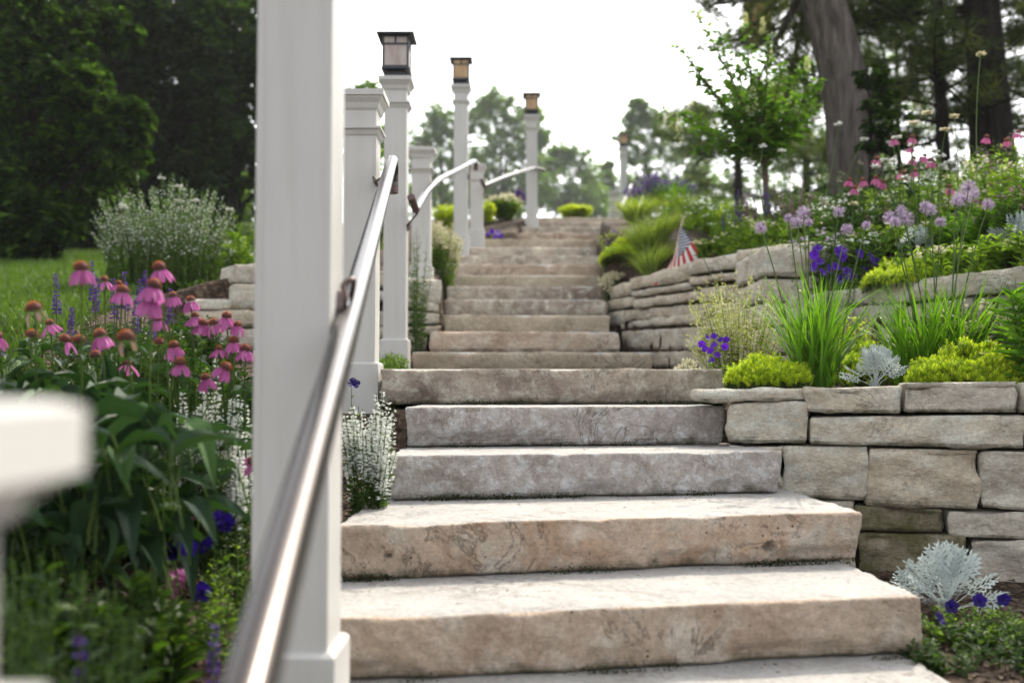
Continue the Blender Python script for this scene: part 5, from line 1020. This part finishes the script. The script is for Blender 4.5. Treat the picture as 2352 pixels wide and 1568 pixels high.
def pine(label, px, D, w_, ytop, ybr0, nb, brl, tsize, lm='pine', trm='darkbark', lean=0, tufts=46, side=None, name='pine_tree', z0=None, start=.25, grp='pines and dark trees on the right', flat=.12, updn=(-.15, .3), wx=1.0):
    bx = Xat(px, D); zb = G(bx, D) if z0 is None else z0; r0 = w_ / F * D / 2; zt = float(P(px, ytop, D)[2]); o = thing(name, label, 'tree', (bx, D, zb), grp); mt, ml = MB(), MB()
    tp = limb(mt, (bx, D, zb - .3), (bx + lean, D, zt), r0, r0 * .35, 0, 16, 14, .01); zb0 = float(P(px, ybr0, D)[2])
    for q in range(nb):
        z = zb0 + (zt - zb0) * (q + U()) / nb; f = np.clip((z - zb) / (zt - zb) * 15, 0, 14.9); i = int(f); p = tp[i] * (1 - (f - i)) + tp[i + 1] * (f - i); a = U(0, 6.283) if side is None else side[0] + U(-side[1], side[1])
        L_ = brl * U(.6, 1.1) * (1 - .35 * (z - zb0) / (zt - zb0 + .01)); e = p + np.array([math.cos(a) * wx, math.sin(a), U(*updn)]) * L_; br = limb(mt, p, e, r0 * .07 + .012, .006, -.06 * L_, 9, 5, .06)
        subs = []
        for s_ in range(7):
            t = U(start, 1); j = t * 7.99; k = int(j); sp = br[k]; se = sp + np.array([math.cos(a + U(-1.3, 1.3)), math.sin(a + U(-1.3, 1.3)), U(-.1, .25)]) * L_ * .32 * U(.5, 1); limb(mt, sp, se, .010, .004, 0, 3, 3); subs.append((sp, se))
        subs.append((br[int(8 * start)], br[8])); k = tufts; g = rng.integers(0, len(subs), k); A = np.array([s_[0] for s_ in subs])[g]; B_ = np.array([s_[1] for s_ in subs])[g]; t = U(.3, 1.05, (k, 1)); pp = A * (1 - t) + B_ * t + randdir(k) * np.array([1, 1, .6]) * tsize * .5
        d = norm((B_ - A) + randdir(k, -.2, 1) * .6 * np.linalg.norm(B_ - A, axis=1, keepdims=True)); ml.inst(*TUFT, frames(d, randdir(k)), pp, tsize * U(.7, 1.2, k))
    mt.build('trunk', M[trm], o); ml.build('crown', M[lm], o); return o
# hydrangea standard
D = 7.6; tb = base(1768, D); hy = thing('hydrangea_tree', 'small hydrangea tree on a thin stem with cream flower panicles, right of the steps', 'tree', tb)
m = MB(); fk = P(1757, 372, D); limb(m, tb - np.array([0, 0, .1]), fk, .026, .022, 0, 10, 8, .02); m2 = MB(); mp_ = MB(); tips = []
spec = [(1600, 30), (1552, 100), (1650, 60), (1715, 60), (1690, 110), (1590, 160), (1770, 90), (1800, 150), (1850, 140), (1630, 200), (1560, 260), (1520, 255), (1600, 300), (1590, 340), (1650, 330), (1700, 345), (1750, 350), (1800, 340), (1850, 300), (1880, 240), (1885, 180), (1830, 220), (1740, 200), (1690, 250), (1780, 270), (1650, 260), (1720, 150), (1745, 300), (1820, 280), (1670, 180), (1710, 290), (1860, 265)]
for q, (x, y) in enumerate(spec):
    e = P(x, y, D + U(-.38, .38)); lb = limb(m, fk + U(-.02, .02, 3), e, .012, .004, .05, 9, 5, .1); n = 96; t = U(.28, 1, n); j = t * 7.99; i = j.astype(int); p = lb[i] * (1 - (j - i))[:, None] + lb[np.minimum(8, i + 1)] * (j - i)[:, None]; p = p + randdir(n) * .045 * (1.3 - t)[:, None] * 1.6
    ax = norm(lb[8] - lb[5]); d = norm(randdir(n, -.6, .5) + ax * .35); s = .088 * U(.6, 1.2, n) * (1.1 - .45 * t); m2.inst(*LEAF, frames(d, up_ref(n, .5)), p, np.stack([s * .55, s, s], 1))
m.build('trunk', M['twig'], hy); m2.build('crown', M['hyd_leaf'], hy)
for q, (x, y, s) in enumerate([(1545, 215, 30), (1537, 265, 34), (1730, 235, 36), (1560, 300, 28), (1605, 30, 16), (1548, 95, 16), (1712, 45, 16), (1752, 60, 20), (1770, 130, 18), (1640, 165, 22), (1855, 148, 18), (1585, 245, 26), (1600, 195, 20)]):
    c = P(x, y, D - .1 + U(-.2, .1)); r = s / F * D; n = 70; m = MB(); z = U(-1, 1, n); a = U(0, 6.283, n); rr = r * .6 * (1 - (z * .5 + .5) * .75) * np.sqrt(U(.2, 1, n)); p = c + np.stack([rr * np.cos(a), rr * np.sin(a), z * r], 1); m.inst(*STAR, frames(randdir(n), randdir(n)), p, U(.010, .016, n)); m.build('flower_panicle', M['panicle'], hy)
# leaning grey trunk, brushing the top edge
D = 10.2; bx = Xat(1965, D); o = thing('leaning_tree', 'big grey barked tree leaning left, behind the hydrangea tree', 'tree', (bx, D, G(bx, D)))
pts = smooth([P(1975, 470, D), P(1962, 370, D), P(1950, 260, D), P(1930, 150, D), P(1908, 60, D), P(1890, 0, D), P(1868, -90, D), P(1850, -260, D), P(1880, -420, D)], 8); rad = np.interp(np.linspace(0, 1, len(pts)), [0, .1, .3, .6, 1], [64, 60, 53, 50, 28]) / F * D
k = len(pts); a = np.arange(48) / 48 * 6.283; m = MB(); ring = []
for i in range(k):
    zz = np.full(48, pts[i][2]); fl = 1 + .07 * vnoise(np.stack([np.cos(a) * 3, np.sin(a) * 3, zz * .8], 1), 2) + .035 * vnoise(np.stack([np.cos(a) * 11, np.sin(a) * 11, zz * 1.6], 1), 8); ring.append(pts[i] + np.stack([np.cos(a), np.sin(a), 0 * a], 1) * (rad[i] * fl)[:, None])
V = np.array(ring).reshape(-1, 3); m.add(V, [[i * 48 + j, i * 48 + (j + 1) % 48, i * 48 + 48 + (j + 1) % 48, i * 48 + 48 + j] for i in range(k - 1) for j in range(48)], 0, .5, True)
ml = MB()
for (x0, y0), (x1, y1), dd in [((1870, -80), (1640, 10), .6), ((1868, -90), (1560, -40), .5), ((1855, -200), (1600, -150), 0), ((1870, -300), (2100, -260), .5), ((1870, -80), (1700, 90), 1.5), ((1860, -150), (2050, -80), .8), ((1865, -200), (1760, -240), .9), ((1868, -60), (1740, 190), .8), ((1868, -60), (1800, 240), 1.4), ((1880, -100), (2060, 30), 1.5)]:
    lb = limb(m, P(x0, y0, D), P(x1, y1, D + dd), .05, .012, .1, 9, 6, .08)
    for s_ in range(10):
        j = random.randint(3, 8); e = lb[j] + np.array([U(-.7, .7), U(-.7, .7), U(-.35, .35)]); limb(m, lb[j], e, .018, .006, 0, 4, 4); n = 24; t = U(.2, 1.1, (n, 1)); pp = lb[j] * (1 - t) + e * t + randdir(n) * .10; ml.inst(*TUFT, frames(norm(randdir(n, -.2, 1)), randdir(n)), pp, .17 * U(.7, 1.2, n))
m.build('trunk', M['bark'], o); ml.build('crown', M['pine'], o)
pine('tall pine with level branches and a thin dark trunk at the upper right', 2185, 11.5, 34, -420, 330, 52, 2.4, .20, lean=-.1, tufts=105)
pine('very thick near black trunk at the upper right corner', 2300, 11.2, 112, -520, 60, 18, 2.2, .20, lean=-.3, tufts=90)
pine('dark pine filling the right edge of the picture behind the thick trunk', 2420, 13.0, 50, -400, 300, 56, 3.4, .24, tufts=110)
pine('pine whose boughs show between the leaning trunk and the thin trunk', 2075, 16.0, 13, -350, 380, 50, 2.8, .26, tufts=60)
pine('distant pine just right of the hydrangea stem, sunlit from behind', 1860, 24.0, 26, 160, 420, 30, 3.2, .42, lm='far_leaf', tufts=46)
pine('distant blunt pine seen under the hydrangea crown', 1700, 22.0, 28, 250, 420, 26, 2.6, .36, lm='pine', tufts=40)
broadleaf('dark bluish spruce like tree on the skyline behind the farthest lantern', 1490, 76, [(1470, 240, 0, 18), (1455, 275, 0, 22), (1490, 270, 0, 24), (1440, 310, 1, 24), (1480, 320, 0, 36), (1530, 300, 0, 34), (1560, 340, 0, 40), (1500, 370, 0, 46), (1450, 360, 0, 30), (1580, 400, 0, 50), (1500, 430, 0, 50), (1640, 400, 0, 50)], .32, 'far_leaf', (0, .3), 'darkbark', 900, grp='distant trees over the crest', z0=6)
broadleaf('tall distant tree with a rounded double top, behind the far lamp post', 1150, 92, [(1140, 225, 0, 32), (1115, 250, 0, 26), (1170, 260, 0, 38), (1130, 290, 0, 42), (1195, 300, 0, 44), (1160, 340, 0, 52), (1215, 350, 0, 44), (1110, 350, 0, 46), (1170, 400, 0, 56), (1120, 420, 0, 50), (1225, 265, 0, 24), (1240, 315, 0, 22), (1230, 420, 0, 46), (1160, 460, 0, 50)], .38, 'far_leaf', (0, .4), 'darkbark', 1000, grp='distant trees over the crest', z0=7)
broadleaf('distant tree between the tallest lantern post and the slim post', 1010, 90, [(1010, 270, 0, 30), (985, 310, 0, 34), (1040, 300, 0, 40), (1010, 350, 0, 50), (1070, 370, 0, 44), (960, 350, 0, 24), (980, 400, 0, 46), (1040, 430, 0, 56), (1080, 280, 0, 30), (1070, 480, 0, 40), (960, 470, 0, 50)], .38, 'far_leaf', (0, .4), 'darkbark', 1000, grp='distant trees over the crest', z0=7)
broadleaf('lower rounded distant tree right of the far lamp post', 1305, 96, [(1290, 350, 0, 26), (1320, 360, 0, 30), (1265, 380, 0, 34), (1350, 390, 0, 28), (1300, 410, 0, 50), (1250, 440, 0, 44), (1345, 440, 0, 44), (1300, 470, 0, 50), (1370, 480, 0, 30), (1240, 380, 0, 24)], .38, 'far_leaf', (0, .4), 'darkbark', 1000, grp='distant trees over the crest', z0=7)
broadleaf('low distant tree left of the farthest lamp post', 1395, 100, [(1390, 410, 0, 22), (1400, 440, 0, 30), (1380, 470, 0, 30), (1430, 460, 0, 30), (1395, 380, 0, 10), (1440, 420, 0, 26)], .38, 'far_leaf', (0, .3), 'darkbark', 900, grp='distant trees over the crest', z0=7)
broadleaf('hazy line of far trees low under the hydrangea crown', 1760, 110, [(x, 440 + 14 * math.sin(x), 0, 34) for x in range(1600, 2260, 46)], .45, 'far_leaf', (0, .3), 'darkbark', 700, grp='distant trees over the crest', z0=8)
broadleaf('distant bushy tree behind the short post and handrail', 830, 26, [(810, 230, 0, 40), (860, 210, 0, 30), (790, 300, 0, 50), (850, 320, 0, 46), (800, 400, 0, 60), (870, 420, 0, 50), (900, 300, 0, 20)], .14, 'far_leaf', (0, .25), 'darkbark', 420, z0=4, grp='distant trees over the crest')
broadleaf('leafy branch clump right of the leaning trunk', 2010, 9.2, [(2005, 170, 0, 30), (2010, 215, 0, 44), (2030, 270, 0, 50), (2010, 310, 0, 36), (2060, 330, 0, 34)], .09, 'maple_leaf', (0, .04), 'darkbark', 150)
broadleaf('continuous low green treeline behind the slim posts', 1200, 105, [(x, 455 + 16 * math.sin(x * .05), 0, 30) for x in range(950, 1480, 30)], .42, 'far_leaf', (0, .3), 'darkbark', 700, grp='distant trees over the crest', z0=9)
# dark woods on the left
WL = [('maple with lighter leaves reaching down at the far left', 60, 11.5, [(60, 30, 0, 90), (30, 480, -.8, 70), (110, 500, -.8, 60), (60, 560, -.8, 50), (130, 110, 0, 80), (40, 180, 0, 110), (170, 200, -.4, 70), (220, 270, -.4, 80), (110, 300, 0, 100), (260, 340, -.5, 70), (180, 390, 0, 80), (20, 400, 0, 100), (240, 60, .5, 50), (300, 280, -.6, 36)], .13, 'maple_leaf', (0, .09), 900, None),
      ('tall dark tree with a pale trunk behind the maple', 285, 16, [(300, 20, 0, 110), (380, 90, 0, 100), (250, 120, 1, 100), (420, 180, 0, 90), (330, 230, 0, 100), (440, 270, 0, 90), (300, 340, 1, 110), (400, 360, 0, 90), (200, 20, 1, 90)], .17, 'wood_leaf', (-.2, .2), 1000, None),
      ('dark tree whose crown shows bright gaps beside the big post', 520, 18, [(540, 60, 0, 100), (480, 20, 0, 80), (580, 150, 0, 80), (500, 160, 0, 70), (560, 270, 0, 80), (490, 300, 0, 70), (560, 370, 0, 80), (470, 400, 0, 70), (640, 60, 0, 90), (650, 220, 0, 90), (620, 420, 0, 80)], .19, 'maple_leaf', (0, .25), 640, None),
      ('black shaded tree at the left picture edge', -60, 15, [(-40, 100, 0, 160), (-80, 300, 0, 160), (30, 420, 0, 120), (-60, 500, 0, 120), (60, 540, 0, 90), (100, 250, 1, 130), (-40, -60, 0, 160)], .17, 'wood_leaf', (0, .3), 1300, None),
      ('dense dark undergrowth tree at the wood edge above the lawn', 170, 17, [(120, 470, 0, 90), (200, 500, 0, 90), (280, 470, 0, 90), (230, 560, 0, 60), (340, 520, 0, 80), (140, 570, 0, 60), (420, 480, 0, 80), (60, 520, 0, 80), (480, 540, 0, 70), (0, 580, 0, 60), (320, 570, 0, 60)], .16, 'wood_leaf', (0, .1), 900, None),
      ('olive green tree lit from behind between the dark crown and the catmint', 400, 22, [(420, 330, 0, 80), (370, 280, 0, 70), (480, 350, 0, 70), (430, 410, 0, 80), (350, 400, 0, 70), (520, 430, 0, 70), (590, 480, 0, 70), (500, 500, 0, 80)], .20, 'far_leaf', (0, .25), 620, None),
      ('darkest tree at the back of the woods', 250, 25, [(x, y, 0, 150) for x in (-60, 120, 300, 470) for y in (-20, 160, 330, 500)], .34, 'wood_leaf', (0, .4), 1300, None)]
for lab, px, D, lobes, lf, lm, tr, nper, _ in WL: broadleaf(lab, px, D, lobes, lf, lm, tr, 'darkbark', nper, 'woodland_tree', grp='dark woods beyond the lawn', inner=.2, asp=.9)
# house bits
o = thing('house', 'brick chimney of a house almost hidden behind pine boughs at the top', 'house', (Xat(1757, 20), 20, 6))
def boxm(m, lo, hi):
    V = [(a, b_, c) for c in (lo[2], hi[2]) for a, b_ in ((lo[0], lo[1]), (hi[0], lo[1]), (hi[0], hi[1]), (lo[0], hi[1]))]; m.add(V, [[0, 3, 2, 1], [4, 5, 6, 7], [0, 1, 5, 4], [1, 2, 6, 5], [2, 3, 7, 6], [3, 0, 4, 7]], 0, .5)
zt = P(1757, -40, 20)[2]; zl_ = P(1757, 72, 20)[2]; x0, x1 = Xat(1732, 20), Xat(1782, 20)
m = MB(); boxm(m, (x0, 20, zl_), (x1, 20.5, zt)); boxm(m, (x0 - .05, 19.95, zt + .002), (x1 + .05, 20.55, zt + .12))
for k in range(4): zz = zl_ + .1 + k * .25; boxm(m, (x0 - .03, 19.97, zz), (x1 + .03, 20.53, zz + .08))
m.build('chimney', M['brick'], o); 
m = MB(); xa, xb = x0 - .3, x1 + 3; m.add([(xa, 19.2, zl_ - 1.6), (xb, 19.2, zl_ - 1.6), (xb, 20.4, zl_ + .02), (xa, 20.4, zl_ + .02), (xb, 22, zl_ - 1.6), (xa, 22, zl_ - 1.6)], [[0, 1, 2, 3], [3, 2, 4, 5]], 0, .5); m.add([(xa, 19.2, zl_ - 1.6), (xa, 20.4, zl_ + .02), (xa, 22, zl_ - 1.6)], [[0, 1, 2]], 0, .5)
o2 = thing('garden_house', 'low tan roof glimpsed behind the slim posts', 'house', P(1020, 470, 30)); p0 = P(970, 480, 30); p1 = P(1095, 480, 30); ap = P(1050, 440, 30)
m = MB(); m.add([p0, p1, (p1[0] - 1, 33, ap[2]), (ap[0] - .6, 33, ap[2]), (p1[0], 36, p1[2]), (p0[0], 36, p0[2])], [[0, 1, 2, 3], [3, 2, 4, 5]], 0, .5); m.build('roof', M['roof'], o2)
m = MB(); boxm(m, (p0[0] + .3, 30.4, p0[2] - 2.2), (p1[0] - .3, 35.6, p0[2] + .02)); m.build('wall', M['siding'], o2)

# thin humid air over the whole garden
m, N, L, b = new_mat('humid_air'); N.remove(b); v = N.new('ShaderNodeVolumePrincipled'); v.inputs['Density'].default_value = .0006; v.inputs['Color'].default_value = (.93, .96, 1, 1); v.inputs['Anisotropy'].default_value = .2
L.new(v.outputs[0], N['Material Output'].inputs['Volume'])
mb = MB(); boxm(mb, (-118, -62.5, -4), (118, 156, 60)); tag(mb.build('haze', m), 'thin bright summer haze in the air over the garden', 'haze', None, 'stuff')
